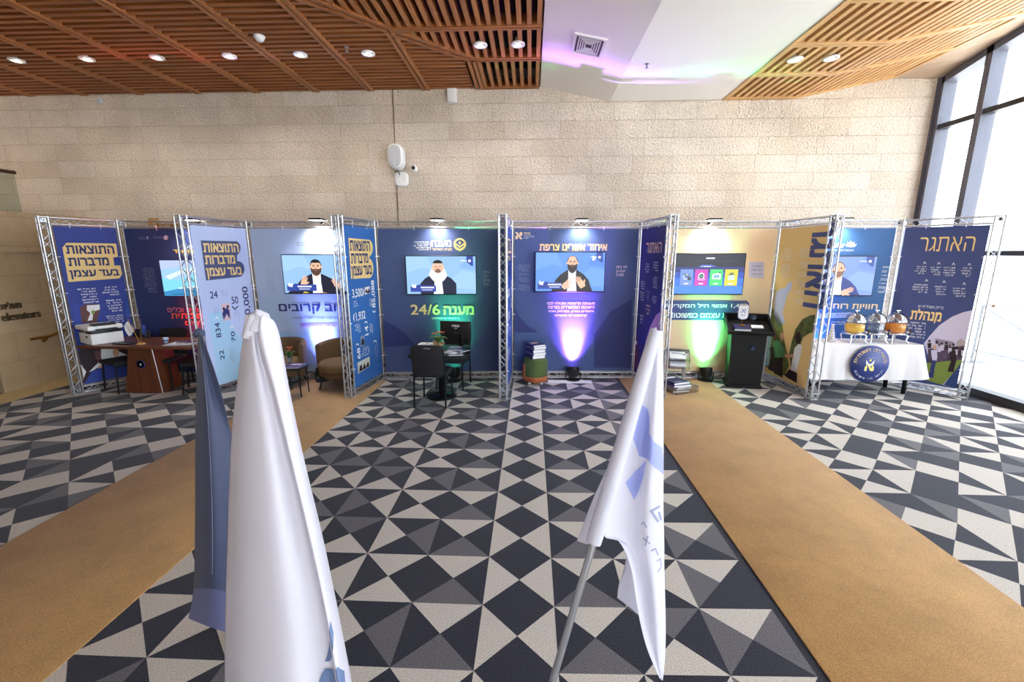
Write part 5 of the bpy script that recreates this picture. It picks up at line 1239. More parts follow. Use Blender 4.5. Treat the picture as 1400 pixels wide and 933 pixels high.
# ================================================================== lounge booth
M_UPH = mat('brown_upholstery', rgb(112, 88, 60), .85, noise=.12, nscale=120, bump=.25, bscale=350); M_UPHD = mat('brown_upholstery_dark', rgb(92, 70, 48), .85, bump=.25, bscale=350)
def armchair(loc, rz, label):
    t = thing('tub_armchair', label, 'armchair', loc, rz, 'brown tub armchairs')
    # wrapping back shell, a horseshoe in plan, open to local -y
    rows = []; n = 30
    for i in range(n + 1):
        a = -0.04 * PI + (1.08 * PI) * i / n
        c, s = math.cos(a), math.sin(a)
        k = max(0, math.sin(a)); top = .655 + .04 * (k ** .6)
        ro, ri = .37, .30
        rows.append([(ro * .92 * c, ro * .88 * s, .16), (ro * c, ro * s, .30), (ro * 1.03 * c, ro * 1.03 * s, top - .03), (ro * .99 * c, ro * .99 * s, top), (ri * 1.06 * c, ri * 1.06 * s, top), (ri * c, ri * s, top - .03), (ri * .97 * c, ri * .97 * s, .30), (ri * .92 * c, ri * .9 * s, .16)])
    mb = MB().grid(rows, M_UPH)
    for r in (rows[0], rows[-1]): mb.add(r, [list(range(8)) if r is rows[0] else list(range(8))[::-1]], M_UPH)
    mb.build('backrest', t)
    # plump round seat
    st = MB(); prof = [(0, .43), (.18, .428), (.285, .41), (.325, .37), (.325, .31), (.30, .27), (0, .26)]
    vs, fs = [], []; N = 36
    for r, z in prof:
        for k in range(N):
            a = 2 * PI * k / N; ry = r * (1.02 if math.sin(a) < 0 else .86)
            vs.append((r * 1.02 * math.cos(a), ry * math.sin(a), z))
    for i in range(len(prof) - 1):
        for k in range(N): fs.append((i * N + k, (i + 1) * N + k, (i + 1) * N + (k + 1) % N, i * N + (k + 1) % N))
    st.add(vs, fs, M_UPH, True); st.build('seat', t)
    MB().lathe([(.27, .17), (.28, .27)], M_UPHD, 28).build('seat_frame', t)
    for sx in (-1, 1):
        for sy in (-1, 1): MB().tube([(sx * .20, sy * .19, .2), (sx * .25, sy * .24, 0)], [.016, .010], M_BLACKM, 10).build('leg', t)
    return t
armchair((-3.80, 6.27, 0), math.radians(3), 'brown tub armchair on the left, half hidden by the white flag')
armchair((-2.86, 6.27, 0), math.radians(-4), 'brown tub armchair on the right, beside the bright blue partition')
lt = thing('coffee_table', 'low black coffee table with thin metal legs in front of the armchairs', 'table', (-3.54, 5.83, 0), math.radians(3))
MB().rbox(-.34, .34, -.15, .14, .405, .425, .006, M_BLACK).build('table_top', lt)
for sx in (-1, 1):
    for sy in (-.125, .115): MB().tube([(sx * .30, sy, .405), (sx * .31, sy, 0)], .009, M_BLACKM, 8).build('leg', lt)
MB().tube([(-.305, -.125, .39), (.305, -.125, .39), (.305, .115, .39), (-.305, .115, .39), (-.305, -.125, .39)], .007, M_BLACKM, 6).build('frame_rail', lt)
for i, (x, y, a, c, l) in enumerate(((-3.52, 5.80, .3, CV2, 'grey magazine lying flat in the middle of the coffee table'), (-3.38, 5.84, -.3, CV1, 'dark magazine fanned across the right half of the coffee table'), (-3.33, 5.80, .15, CV4, 'plum magazine on the front right corner of the coffee table'), (-3.74, 5.82, -.1, CV3, 'white magazine on the left of the coffee table'))):
    magazine((x, y, .425 + i * .0065), a, .2, .27, c, l, 'magazines on the coffee table')
M_PETAL, M_LEAF, M_STEM = mat('petal_red', rgb(226, 74, 54), .5), mat('leaf_green', rgb(62, 100, 44), .5, noise=.3, nscale=30), mat('stem_green', rgb(80, 110, 56), .6)
M_KRAFT = mat('kraft_paper', rgb(186, 146, 108), .8, noise=.08, nscale=20)
def plant(loc, label, vase, flowers=5, sc=1.0):
    t = thing('potted_flower', label, 'plant', loc, 0)
    rnd = random.Random(int(loc[0] * 100))
    if vase == 'glass':
        MB().lathe([(.035, 0), (.038, .05), (.032, .11), (.036, .115), (.030, .05), (0, .006)], glass_mat('vase_glass', (.82, .86, .9, 1), .15), 20).build('vase', t)
    else:
        rows = []
        for i, (r, z) in enumerate(((.032, 0), (.036, .04), (.044, .075), (.060, .10), (.072, .115))):
            rows.append([((r + (.012 * i / 4) * math.cos(5 * a) + (.02 * math.cos(2 * a + 1) if i > 2 else 0)) * math.cos(a), (r + (.012 * i / 4) * math.cos(5 * a)) * math.sin(a), z + (.015 * math.sin(3 * a) if i > 2 else 0)) for a in [2 * PI * k / 28 for k in range(29)]])
        MB().grid(rows, M_KRAFT).lathe([(.034, .002), (0, .002)], M_KRAFT).build('paper_wrap', t)
        MB().lathe([(0, .074), (.040, .07)], mat('potting_soil', rgb(50, 36, 28), .9)).build('soil', t)
    z0 = .075
    for k in range(flowers):
        a = rnd.uniform(0, 2 * PI); r = rnd.uniform(.01, .06) * sc; h = z0 + rnd.uniform(.09, .16) * sc
        tip = (r * math.cos(a), r * math.sin(a), h)
        fl_ = MB().tube([(0, 0, z0 * .4), (r * .4 * math.cos(a), r * .4 * math.sin(a), h * .7), tip], .003, M_STEM, 5).build('stem', t)
        bl = MB()
        for p in range(6):
            b = 2 * PI * p / 6 + a; w = .022 * sc
            bl.add([(tip[0], tip[1], h), (tip[0] + w * math.cos(b - .45), tip[1] + w * math.sin(b - .45), h + .012), (tip[0] + 1.5 * w * math.cos(b), tip[1] + 1.5 * w * math.sin(b), h + .004), (tip[0] + w * math.cos(b + .45), tip[1] + w * math.sin(b + .45), h + .012)], [(0, 1, 2, 3)], M_PETAL, True)
        bl.sphere((tip[0], tip[1], h + .006), .007, mat('pollen', rgb(230, 190, 70), .7), 8, 6); bl.build('bloom', t)
    for k in range(9):
        a = 2 * PI * k / 9 + rnd.uniform(-.3, .3); L1 = rnd.uniform(.07, .11) * sc; h = z0 + rnd.uniform(0, .06) * sc; w = .024 * sc
        ca, sa = math.cos(a), math.sin(a); rows = []
        for i in range(6):
            q = i / 5; ww = w * math.sin(PI * min(.98, q * .9 + .08)); x = L1 * q; z = h + .05 * math.sin(q * 2.2) * sc
            rows.append([(x * ca - s1 * ww * sa, x * sa + s1 * ww * ca, z + abs(s1) * .006) for s1 in (-1, 0, 1)])
        MB().grid(rows, M_LEAF).build('leaf', t)
    return t
plant((-3.45, 5.91, .4445), 'red flowers in a clear glass vase on the coffee table', 'glass')

# ================================================================== 24/6 booth
bt = thing('bistro_table', 'square black table on a central column in the 24/6 booth', 'table', (-1.25, 5.86, 0))
MB().rbox(-.36, .36, -.36, .34, .645, .685, .006, M_BLACK).build('table_top', bt)
MB().lathe([(.045, .03), (.045, .645)], M_BLACKM, 16).build('column', bt)
MB().lathe([(.21, 0), (.21, .012), (.06, .03), (.045, .05)], M_BLACKM, 28).build('base_plate', bt)
make_chair((-1.30, 5.60, 0), math.radians(178), 'black banquet chair seen from behind in front of the 24/6 panel', 'black banquet chairs').location.y = 5.60
c2 = make_chair((-1.17, 6.36, 0), math.radians(-6), 'black banquet chair behind the monitor, its back against the green glow')
mo = thing('computer_monitor', 'black computer monitor turned away on the black table, white lettering on its back', 'monitor', (-1.06, 6.02, .685), math.radians(-7))
MB().rbox(-.225, .225, -.012, .022, .10, .375, .008, M_BLACK).build('housing', mo)
MB().box(-.215, .215, .022, .0235, .112, .365, mat('monitor_panel', rgb(12, 12, 16), .15)).build('screen', mo)
MB().rbox(.05, .11, -.03, .0, .01, .2, .01, M_BLACKM).build('stand', mo); MB().rbox(-.03, .19, -.09, .06, 0, .012, .006, M_BLACKM).build('foot', mo)
lm = MB(); put_text(lm, 'MAG', -.045, .06, .295, .325, -.0135, WHT, 0, .02); put_text(lm, 'OLED', -.015, .03, .270, .281, -.0135, WHT, 0, .01); put_text(lm, 'msi', -.02, .03, .205, .212, -.0135, GREYP, 0, 0); lm.box(-.225, .225, -.0128, -.0122, .186, .19, M_BLACKM); lm.build('logo_lettering', mo)
plant((-1.26, 5.78, .685), 'red flower in a kraft paper wrapped pot on the black table', 'kraft', 4, 1.35)
bx = thing('white_box', 'small flat white box at the left back of the black table', 'box', (-1.47, 5.92, .685), math.radians(-6)); MB().rbox(-.09, .10, -.07, .07, 0, .055, .004, M_WHITE).build('box_body', bx); MB().rbox(-.093, .103, -.073, .073, .055, .072, .004, M_PAPER).box(.0, .05, -.02, .02, .072, .0725, M_BLACK).build('lid', bx)
bx = thing('card_holder', 'small white card standing at the left edge of the black table', 'card', (-1.555, 5.62, .685), .2); MB().box(-.004, .004, -.05, .05, 0, .07, M_PAPER).build('card', bx); MB().rbox(-.015, .02, -.05, .05, 0, .006, .002, M_LGREY).build('foot', bx)
for i, (x, y, a, c, l) in enumerate(((-1.0, 5.62, .25, CV2, 'grey magazine at the front right of the black table'), (-1.04, 5.70, -.5, CV3, 'white magazine overlapping the grey one on the black table'), (-.98, 5.76, .9, CV1, 'navy magazine in the middle of the fan on the black table'), (-1.04, 5.84, .1, CV4, 'plum magazine nearest the monitor foot on the black table'))):
    magazine((x, y, .685 + i * .0065), a, .19, .26, c, l, 'magazines on the black table')

# ================================================================== purple lit booth
ot_ = thing('round_pouf', 'green round pouf with a tan leather base on casters in the central booth', 'pouf', (.085, 6.56, 0))
M_GRN, M_TAN = mat('olive_felt', rgb(78, 96, 52), .9, noise=.1, nscale=150, bump=.2, bscale=300), mat('tan_leather', rgb(166, 92, 52), .5)
MB().lathe([(0, .425), (.14, .424), (.178, .41), (.19, .385), (.19, .16), (.19, .14)], M_GRN, 36).build('seat_pad', ot_)
MB().lathe([(.19, .14), (.192, .135), (.19, .06), (.17, .05), (0, .05)], M_TAN, 36).build('leather_base', ot_)
MB().rbox(-.205, -.185, -.045, .045, .10, .33, .006, M_TAN, M=Matrix.Rotation(.35, 4, 'Z')).build('handle_strap', ot_)
for k in range(4):
    a = PI / 4 + k * PI / 2
    MB().lathe([(0, -.011), (.024, -.009), (.026, 0), (.024, .009), (0, .011)], M_LGREY, 14, M=Matrix.Translation((.13 * math.cos(a), .13 * math.sin(a), .026)) @ Matrix.Rotation(PI / 2, 4, 'X')).tube([(.13 * math.cos(a), .13 * math.sin(a), .026), (.13 * math.cos(a), .13 * math.sin(a), .056)], .006, M_STEEL, 6).build('caster', ot_)
def book(loc, rz, w, d, th, cover, label, grp):
    t = thing('book', label, 'book', loc, rz, grp)
    MB().box(-w / 2 + .004, w / 2 - .006, -d / 2 + .004, d / 2 - .004, .003, th - .003, M_PAPER).build('page_block', t)
    c = MB(); c.box(-w / 2, w / 2, -d / 2, d / 2, 0, .003, cover); c.box(-w / 2, w / 2, -d / 2, d / 2, th - .003, th, cover); c.box(-w / 2, -w / 2 + .004, -d / 2, d / 2, .003, th - .003, cover)
    c.box(-w * .3, w * .3, d * .05, d * .25, th, th + .0006, SAND)
    c.build('cover', t)
names = ('lowest', 'second', 'third', 'fourth', 'topmost')
zz_ = .425
for i, th in enumerate((.055, .04, .05, .04, .03)):
    book((.085 + (i % 2) * .012 - .005, 6.55 - (i % 3) * .008, zz_), math.radians(28 + (i * 37) % 9 - 4), .21, .27, th, CV1 if i % 2 == 0 else CV2, '%s book of the stack on the green pouf' % names[i], 'books stacked on the pouf'); zz_ += th
rk_ = thing('white_board', 'flat white board lying on the floor under the purple stage lamp', 'board', (.62, 6.62, 0), .02); MB().rbox(-.34, .36, -.06, .09, 0, .012, .004, M_LGREY).build('board_sheet', rk_); MB().box(-.33, .35, -.055, .085, .012, .0125, WHT).build('surface_film', rk_)

# ================================================================== beige booth
mr = thing('brochure_rack', 'silver two tier brochure rack on a post beside the green beam', 'rack', (2.36, 6.72, 0), math.radians(-14))
MB().rbox(-.16, .16, -.12, .12, 0, .012, .004, M_STEEL).build('foot_plate', mr); MB().rbox(.03, .085, -.02, .02, .01, .46, .004, M_STEEL).build('post', mr)
for z, y in ((.40, .02), (.29, -.03)):
    R = Matrix.Translation((-.04, y, z)) @ Matrix.Rotation(math.radians(22), 4, 'X')
    m1 = MB()
    m1.box(-.17, .17, -.12, .12, -.004, 0, M_ACRYL, R); m1.box(-.17, .17, -.124, -.12, -.004, .05, M_ACRYL, R); m1.box(-.174, -.17, -.12, .12, -.004, .04, M_STEEL, R); m1.box(.17, .174, -.12, .12, -.004, .04, M_STEEL, R); m1.box(-.17, .17, .12, .124, -.004, .07, M_STEEL, R)
    m1.build('tray', mr)
for i, (dz, l) in enumerate(((.0, 'white brochure stack on the upper tray of the silver rack'), (-.11, 'white brochure stack on the lower tray of the silver rack'))):
    t = thing('brochure', l, 'brochure', (2.325, 6.735 - (0 if i == 0 else .045), .412 + dz), math.radians(-14), 'brochures on the silver rack'); t.rotation_euler = (math.radians(22), 0, math.radians(-14))
    MB().rbox(-.13, .10, -.09, .09, 0, .03, .003, M_PAPER).build('page_block', t); MB().box(-.13, .10, -.09, .09, .03, .0315, CV3).box(-.10, .06, .02, .05, .0315, .032, GREYP).build('cover', t)
tr = thing('clear_tray', 'clear acrylic tray standing on the gold runner by the silver rack', 'tray', (2.17, 6.34, .009), math.radians(24))
m1 = MB()
for q in ((-.20, .20, -.26, .26, 0, .004), (-.20, .20, -.264, -.26, 0, .09), (-.20, .20, .26, .264, 0, .09), (-.204, -.20, -.26, .26, 0, .09), (.20, .204, -.26, .26, 0, .09)): m1.box(*q, M_ACRYL)
m1.build('tray_body', tr); MB().tube([(-.2, -.262, .092), (.2, -.262, .092), (.202, .262, .092), (-.202, .262, .092), (-.2, -.262, .092)], .006, M_STEEL, 6).build('rim', tr)
for i in range(5):
    magazine((2.17 + .012 * ((i * 3) % 4 - 1.5), 6.34 + .02 * ((i * 2) % 3 - 1), .014 + i * .027), math.radians(24 + ((i * 23) % 17) - 8), .27, .36, (CV1, CV4)[i % 2], '%s purple navy magazine in the clear tray on the runner' % names[i], 'magazines in the clear tray', .026)
lc = thing('lectern', 'black lectern with raised tray sides and round emblem in the beige booth', 'lectern', (3.28, 6.62, 0), math.radians(-14))
M_LEC = mat('black_laminate', rgb(20, 19, 20), .55, spec=.25)
bd = MB(); b0 = [(-.27, -.19), (.27, -.19), (.27, .17), (-.27, .17)]; t0 = [(-.22, -.17), (.22, -.17), (.22, .15), (-.22, .15)]
bd.add([(x, y, .04) for x, y in t0] + [(x * 1.09, y, .90) for x, y in t0], [(3, 2, 1, 0), (4, 5, 6, 7)] + [(i, (i + 1) % 4, 4 + (i + 1) % 4, 4 + i) for i in range(4)], M_LEC); bd.build('body', lc)
MB().rbox(-.24, .24, -.20, .18, 0, .05, .008, M_LEC).build('plinth', lc)
S_ = Matrix.Translation((0, -.02, .90)) @ Matrix.Rotation(math.radians(17), 4, 'X')
MB().rbox(-.31, .31, -.24, .24, 0, .025, .004, M_LEC, M=S_).build('reading_top', lc)
for s in (-1, 1): MB().add([S_ @ Vector(p) for p in ((s * .31, -.24, 0), (s * .31, .24, 0), (s * .31, .24, .13), (s * .31, -.24, .06), (s * .285, -.24, 0), (s * .285, .24, 0), (s * .285, .24, .13), (s * .285, -.24, .06))], [(0, 1, 2, 3), (7, 6, 5, 4), (0, 4, 5, 1), (1, 5, 6, 2), (2, 6, 7, 3), (3, 7, 4, 0)], M_LEC).build('side_cheek', lc)
MB().rbox(-.31, .31, .22, .245, 0, .13, .004, M_LEC, M=S_).build('back_board', lc); MB().rbox(-.31, .31, -.25, -.225, -.005, .05, .004, M_LEC, M=S_).build('front_lip', lc)
def seal(M, r, nm, m0, m1_):
    s1 = MB().lathe([(r, 0), (r, .004), (0, .004)], m0, 28, M=M).lathe([(r * .78, .0045), (r * .86, .0045)], m1_, 28, M=M)
    s1.add([M @ Vector(p) for p in ((-r * .4, r * .3, .005), (0, -r * .5, .005), (r * .4, r * .3, .005), (0, 0, .005))], [(0, 1, 2, 3)], m1_); s1.build(nm, lc)
seal(S_ @ Matrix.Translation((.10, .218, .065)) @ Matrix.Rotation(PI / 2, 4, 'X'), .052, 'round_emblem', mat('seal_navy', rgb(36, 48, 84), .4), mat('seal_grey', rgb(150, 164, 190), .4))
seal(Matrix.Translation((.06, -.172, .62)) @ Matrix.Rotation(PI / 2, 4, 'X'), .042, 'round_emblem', _mats['seal_navy'], mat('seal_dim', rgb(70, 80, 110), .4))
Lm = Matrix.Translation((3.28, 6.62, 0)) @ Matrix.Rotation(math.radians(-14), 4, 'Z') @ S_
def on_lectern(x, y): return Lm @ Vector((x, y, .0255))
p = on_lectern(-.10, -.10)
bk_ = thing('book', 'thick white edged book lying on the lectern under the pennant stand', 'book', p, 0); bk_.rotation_euler = (math.radians(17), 0, math.radians(-14))
MB().rbox(-.11, .11, -.085, .075, 0.002, .036, .002, M_PAPER).build('page_block', bk_); MB().box(-.115, .113, -.09, .08, .036, .040, CV1).box(-.115, .113, -.09, .08, 0, .002, CV1).box(-.115, -.111, -.09, .08, 0, .04, CV1).build('cover', bk_)
p = on_lectern(.12, -.02)
pp = thing('note_card', 'small white note card on the right of the lectern top', 'card', p, 0); pp.rotation_euler = (math.radians(17), 0, math.radians(-14)); MB().rbox(-.08, .08, -.045, .045, 0, .012, .002, M_PAPER).build('card_stack', pp); MB().box(-.06, .06, -.03, -.024, .012, .0124, GREYP).build('printed_line', pp)
p = on_lectern(-.10, -.08) + Vector((0, 0, .042))
pn = thing('pennant_stand', 'small white pennant hanging from a gold stand on the lectern', 'pennant', p, math.radians(-6))
MB().lathe([(.045, 0), (.045, .008), (.012, .018)], M_BRASS, 20).build('base', pn)
MB().tube([(0, .0, .01), (0, .0, .335)], .004, M_BRASS, 6).sphere((0, 0, .34), .008, M_BRASS, 8, 6).build('pole', pn)
MB().tube([(-.075, -.006, .30), (.075, -.006, .30)], .0045, M_BRASS, 6).build('crossbar', pn)
oc = [(-.068, .30), (-.068, .14), (-.06, .115), (-.035, .098), (0, .092), (.035, .098), (.06, .115), (.068, .14), (.068, .30)]
MB().add([(x, -.011, z) for x, z in oc] + [(x, -.008, z) for x, z in oc], [list(range(9))[::-1], [9 + i for i in range(9)]] + [(i, (i + 1) % 9, 9 + (i + 1) % 9, 9 + i) for i in range(9)], W_CL).build('pennant_cloth', pn)
oc2 = [(x * 1.12, .197 + (z - .197) * 1.07) for x, z in oc]
MB().add([(x, -.0075, z) for x, z in oc2] + [(x, -.0045, z) for x, z in oc2], [list(range(9))[::-1], [9 + i for i in range(9)]] + [(i, (i + 1) % 9, 9 + (i + 1) % 9, 9 + i) for i in range(9)], B_CL).build('border_cloth', pn)
k1 = MB()
for q in ([(-.03, .245), (-.018, .255), (.03, .195), (.018, .185)], [(.012, .25), (.03, .25), (.03, .225), (.016, .22)], [(-.012, .20), (-.03, .185), (-.03, .21), (-.02, .222)]): k1.add([(x, -.0116, z) for x, z in q], [(0, 1, 2, 3)], BLUEG)
for i in range(5): k1.add([(-.03 + i * .012, -.0116, .15), (-.021 + i * .012, -.0116, .15), (-.021 + i * .012, -.0116, .162), (-.03 + i * .012, -.0116, .162)], [(0, 1, 2, 3)], BLUEG)
k1.build('emblem', pn)

# ================================================================== drinks booth
dt = thing('folding_table', 'long folding table under the white cloth, only its dark legs showing', 'table', (4.74, 6.39, 0), math.radians(1))
MB().rbox(-.73, .73, -.21, .21, .705, .735, .006, mat('table_board', rgb(200, 196, 190), .6)).build('table_top', dt)
for x in (-.66, .66):
    for y in (-.15, .17): MB().rbox(x - .02, x + .02, y - .02, y + .02, 0, .705, .004, M_BLACKM, 2).build('leg', dt)
# cloth: top and a skirt with soft folds, flaring at the corners
M_CLOTH = mat('white_tablecloth', rgb(212, 208, 210), .8, bump=.08, bscale=12)
ring_pts = []
hw, y0, y1 = .745, -.225, .225
per = [(-hw, y0), (hw, y0), (hw, y1), (-hw, y1)]
for i in range(4):
    (a, b), (c, d) = per[i], per[(i + 1) % 4]; n = 44 if i % 2 == 0 else 16
    for k in range(n): ring_pts.append((a + (c - a) * k / n, b + (d - b) * k / n, i, k / n))
rows = []
for lv in range(9):
    q = lv / 8; z = .742 - (.742 - .235) * q - .0
    row = []
    for (x, y, sd_, t) in ring_pts:
        w = .012 * q * math.sin(t * (34 if sd_ % 2 == 0 else 12) + sd_ * 1.7) + .006 * q * math.sin(t * 71)
        corner = max(0, 1 - min(t, 1 - t) * (11 if sd_ % 2 == 0 else 5)) ** 2 * .11 * q
        ox, oy = ((0, -1), (1, 0), (0, 1), (-1, 0))[sd_]
        cx, cy = (x / hw), (1 if y > 0 else -1)
        row.append((x + ox * (w + .008 + .02 * q) + corner * (1 if x > 0 else -1) * .8, y + oy * (w + .008 + .02 * q) + corner * cy * .5, z + .03 * corner / .11 * q * q))
    row.append(row[0]); rows.append(row)
cl = MB().grid(rows[::-1], M_CLOTH)
top = rows[0][:-1]; cl.add([(p[0], p[1], p[2]) for p in top] + [(0, 0.005, .742)], [(i, (i + 1) % len(top), len(top)) for i in range(len(top))], M_CLOTH, True)
clo = tag(cl.build('tablecloth', None, None, (4.74, 6.39, 0), math.radians(1)), 'white tablecloth with soft folds over the drinks table', 'tablecloth')
# round sign hung on the cloth
sg = thing('round_sign', 'round navy sign with gold emblem fixed to the white tablecloth', 'sign', (4.76, 6.115, .475), math.radians(1))
R = Matrix.Rotation(PI / 2, 4, 'X')
MB().lathe([(0, 0), (.265, 0), (.265, .008), (0, .008)], mat('sign_navy', rgb(44, 58, 118), .4, noise=.25, nscale=5), 56, M=R).build('disc', sg)
def arc_text(mb, st, r, a0, a1, h, m):
    vis = visual(st); n = len(vis)
    for i, ch in enumerate(vis):
        if ch == ' ': continue
        a = a0 + (a1 - a0) * (i + .5) / n; vs, fs = text_mesh(ch, 0)
        if not vs: continue
        x0, x1 = min(v.x for v in vs), max(v.x for v in vs)
        flip = 1 if a0 > a1 else -1
        for dx in (-.02, 0, .02):
            pts = []
            for v in vs:
                lx, ly = (v.x - (x0 + x1) / 2 + dx) * h, v.y * h
                rr = r + flip * ly; th = a - flip * lx / r
                pts.append((rr * math.cos(th), -.0092, rr * math.sin(th)))
            mb.add(pts, fs, m)
k1 = MB(); arc_text(k1, 'הועידה השנתית', .185, PI * .97, PI * .03, .075, GOLD); k1.build('title_lettering', sg)
k1 = MB(); arc_text(k1, 'לנוער בני הישיבות', .225, PI * 1.14, PI * 1.86, .045, WHT); k1.build('lower_lettering', sg)
k1 = MB()
for (pts, m) in (([(-.06, .05), (-.02, .0), (0, -.01), (.02, .0), (.06, .05), (.05, .0), (.02, -.035), (-.02, -.035), (-.05, .0)], WHT), ([(-.06, .012), (-.03, -.04), (-.035, -.11), (-.065, -.105), (-.062, -.06), (-.045, -.03)], LGOLD), ([(.06, .012), (.03, -.04), (.035, -.11), (.065, -.105), (.062, -.06), (.045, -.03)], LGOLD), ([(-.035, -.01), (-.015, -.005), (.045, -.10), (.02, -.11)], LGOLD), (ell(0, .045, .014, .014, 14), LGOLD)):
    k1.add([(x, -.0092, z + .01) for x, z in pts], [list(range(len(pts)))], m)
put_text(k1, 'לצעיר', -.05, .05, .075, .10, -.0092, GREYP, 0, 0); k1.build('emblem', sg)
M_ACR2 = glass_mat('dispenser_acrylic', (.97, .98, .98, 1), .06)
def dispenser(x, y, juice, level, label):
    t = thing('juice_dispenser', label, 'juice dispenser', (x, y, .742), 0, 'dome topped juice dispensers')
    prof = [(.105, .135), (.125, .16), (.128, .24), (.124, .29)]
    MB().lathe([(0, .135)] + prof + [(.116, .29), (.120, .24), (.117, .165), (.0, .15)], M_ACR2, 32).build('tank', t)
    MB().lathe([(0, .153)] + [(.100, .153), (.1155, .168), (.1165, level)] + [(0, level)], juice, 32).build('juice', t)
    MB().lathe([(.132, .285), (.134, .30), (.126, .34), (.105, .385), (.07, .415), (.03, .43), (0, .433)], M_DOME, 36).build('dome_lid', t)
    MB().tube([(0, 0, .43), (0, 0, .45)], .007, M_CHROME, 8).tube([(-.028, 0, .456), (.028, 0, .456)], .008, M_CHROME, 8).build('lid_knob', t)
    MB().lathe([(.125, .118), (.14, .125), (.14, .14), (.11, .145), (0, .13)], M_CHROME, 36).build('ring_base', t)
    for k in range(4):
        a = PI / 4 + k * PI / 2; c, s = math.cos(a), math.sin(a)
        MB().tube([(.11 * c, .11 * s, .128), (.15 * c, .15 * s, .10), (.135 * c, .135 * s, .04), (.165 * c, .165 * s, .006)], [.012, .012, .009, .011], M_CHROME, 10).lathe([(.018, 0), (.014, .012), (0, .014)], M_CHROME, 12, (.165 * c, .165 * s, 0)).build('leg', t)
    tp = MB().tube([(.085, -.09, .165), (.115, -.125, .165)], .011, M_CHROME, 8).tube([(.112, -.122, .17), (.112, -.122, .13)], .010, M_BLACK, 8).rbox(.098, .126, -.136, -.108, .172, .20, .004, M_BLACK, 2).build('tap', t)
M_DOME = glass_mat('polished_dome', (.80, .79, .78, 1), .30, .06)
def juice_mat(n, c): return cloth_mat(n, c, .5)
dispenser(4.66, 6.36, juice_mat('juice_yellow', rgb(255, 216, 80)), .26, 'left juice dispenser filled with yellow juice')
dispenser(4.96, 6.39, glass_mat('juice_water', (.86, .89, .93, 1), .14), .25, 'middle juice dispenser filled with clear water')
dispenser(5.25, 6.39, juice_mat('juice_orange', rgb(255, 176, 40)), .27, 'right juice dispenser filled with orange juice')
cf = thing('cup_tower', 'tall tapering stack of pale translucent cups at the left end of the drinks table', 'cups', (4.36, 6.37, .742))
M_CUP = cloth_mat('cup_translucent', rgb(226, 224, 228), .35, .1)
for k in range(6): MB().lathe([(.06 - k * .007, .0 + k * .036), (.052 - k * .007, .036 + k * .036), (.048 - k * .007, .036 + k * .036)], M_CUP, 20).build('cup_rim', cf)
MB().lathe([(.02, .216), (.016, .255), (0, .255)], M_CUP, 16).build('top_cup', cf)

# ================================================================== flags in the foreground
def smooth_curve(pts, n):
    """Catmull-Rom through points, n samples"""
    P = [Vector(p) for p in pts]; out = []
    for i in range(n):
        t = i / (n - 1) * (len(P) - 1); k = min(int(t), len(P) - 2); f = t - k
        p0, p1, p2, p3 = P[max(k - 1, 0)], P[k], P[k + 1], P[min(k + 2, len(P) - 1)]
        out.append(0.5 * ((2 * p1) + (p2 - p0) * f + (2 * p0 - 5 * p1 + 4 * p2 - p3) * f * f + (3 * p1 - p0 - 3 * p2 + p3) * f ** 3))
    return out
def sheet(curves, m, n=48, w=6, th=.0016):
    """cloth lofted across a list of fold lines, each a list of (pixel x, pixel y, distance)"""
    cols = [smooth_curve([on_y(*p) for p in c], n) for c in curves]
    rows = []
    for i in range(n):
        rows.append(smooth_curve([c[i] for c in cols], (len(cols) - 1) * w + 1))
    return MB().grid(rows, m), rows
def solid(o, th=.0016):
    md = o.modifiers.new('thickness', 'SOLIDIFY'); md.thickness = th; md.offset = 0
    return o
FW_, FB_ = cloth_mat('flag_white', rgb(238, 236, 246), .35, .0), cloth_mat('flag_slate', rgb(74, 84, 116), .25, .0)
FW2 = cloth_mat('flag_white_thin', rgb(236, 235, 246), .4, .13)
M_POLE = mat('pole_silver', rgb(186, 188, 194), .3, .8)
def flag_stand(t, p, top, r=.0125):
    MB().tube([p, top], r, M_POLE, 14).build('pole', t)
    MB().lathe([(.17, 0), (.17, .02), (.05, .04), (.03, .12), (0, .12)], M_STEEL, 32, (p[0], p[1], p[2] - .02)).build('stand_base', t)
def flag_mark(t, parent, rows, polys, m, nm, eps):
    """print marks on a cloth grid: polygons in (row, column) grid coordinates"""
    mb = MB(); h, w = len(rows), len(rows[0])
    def at(r, c):
        i, j = min(max(int(r), 0), h - 2), min(max(int(c), 0), w - 2); a, b = r - i, c - j
        p = rows[i][j] * (1 - a) * (1 - b) + rows[i][j + 1] * (1 - a) * b + rows[i + 1][j] * a * (1 - b) + rows[i + 1][j + 1] * a * b
        return p + (CAM - p).normalized() * eps
    for poly in polys:
        n = len(poly); c = (sum(p[0] for p in poly) / n, sum(p[1] for p in poly) / n)
        for i in range(n):                        # fan with subdivision so that it follows the folds
            a, b = poly[i], poly[(i + 1) % n]
            K = 9; prev = [at(*c)]
            for k in range(1, K + 1):
                row = []
                for q in range(k + 1):
                    s = k / K; e = q / k
                    row.append(at(c[0] + s * (a[0] + (b[0] - a[0]) * e - c[0]), c[1] + s * (a[1] + (b[1] - a[1]) * e - c[1])))
                fs = []; np_ = len(prev); vs = prev + row
                for q in range(k):
                    fs.append((q, np_ + q, np_ + q + 1))
                    if q < k - 1: fs.append((q, np_ + q + 1, q + 1))
                mb.add(vs, fs, m, True); prev = row
    return mb.build(nm, parent)

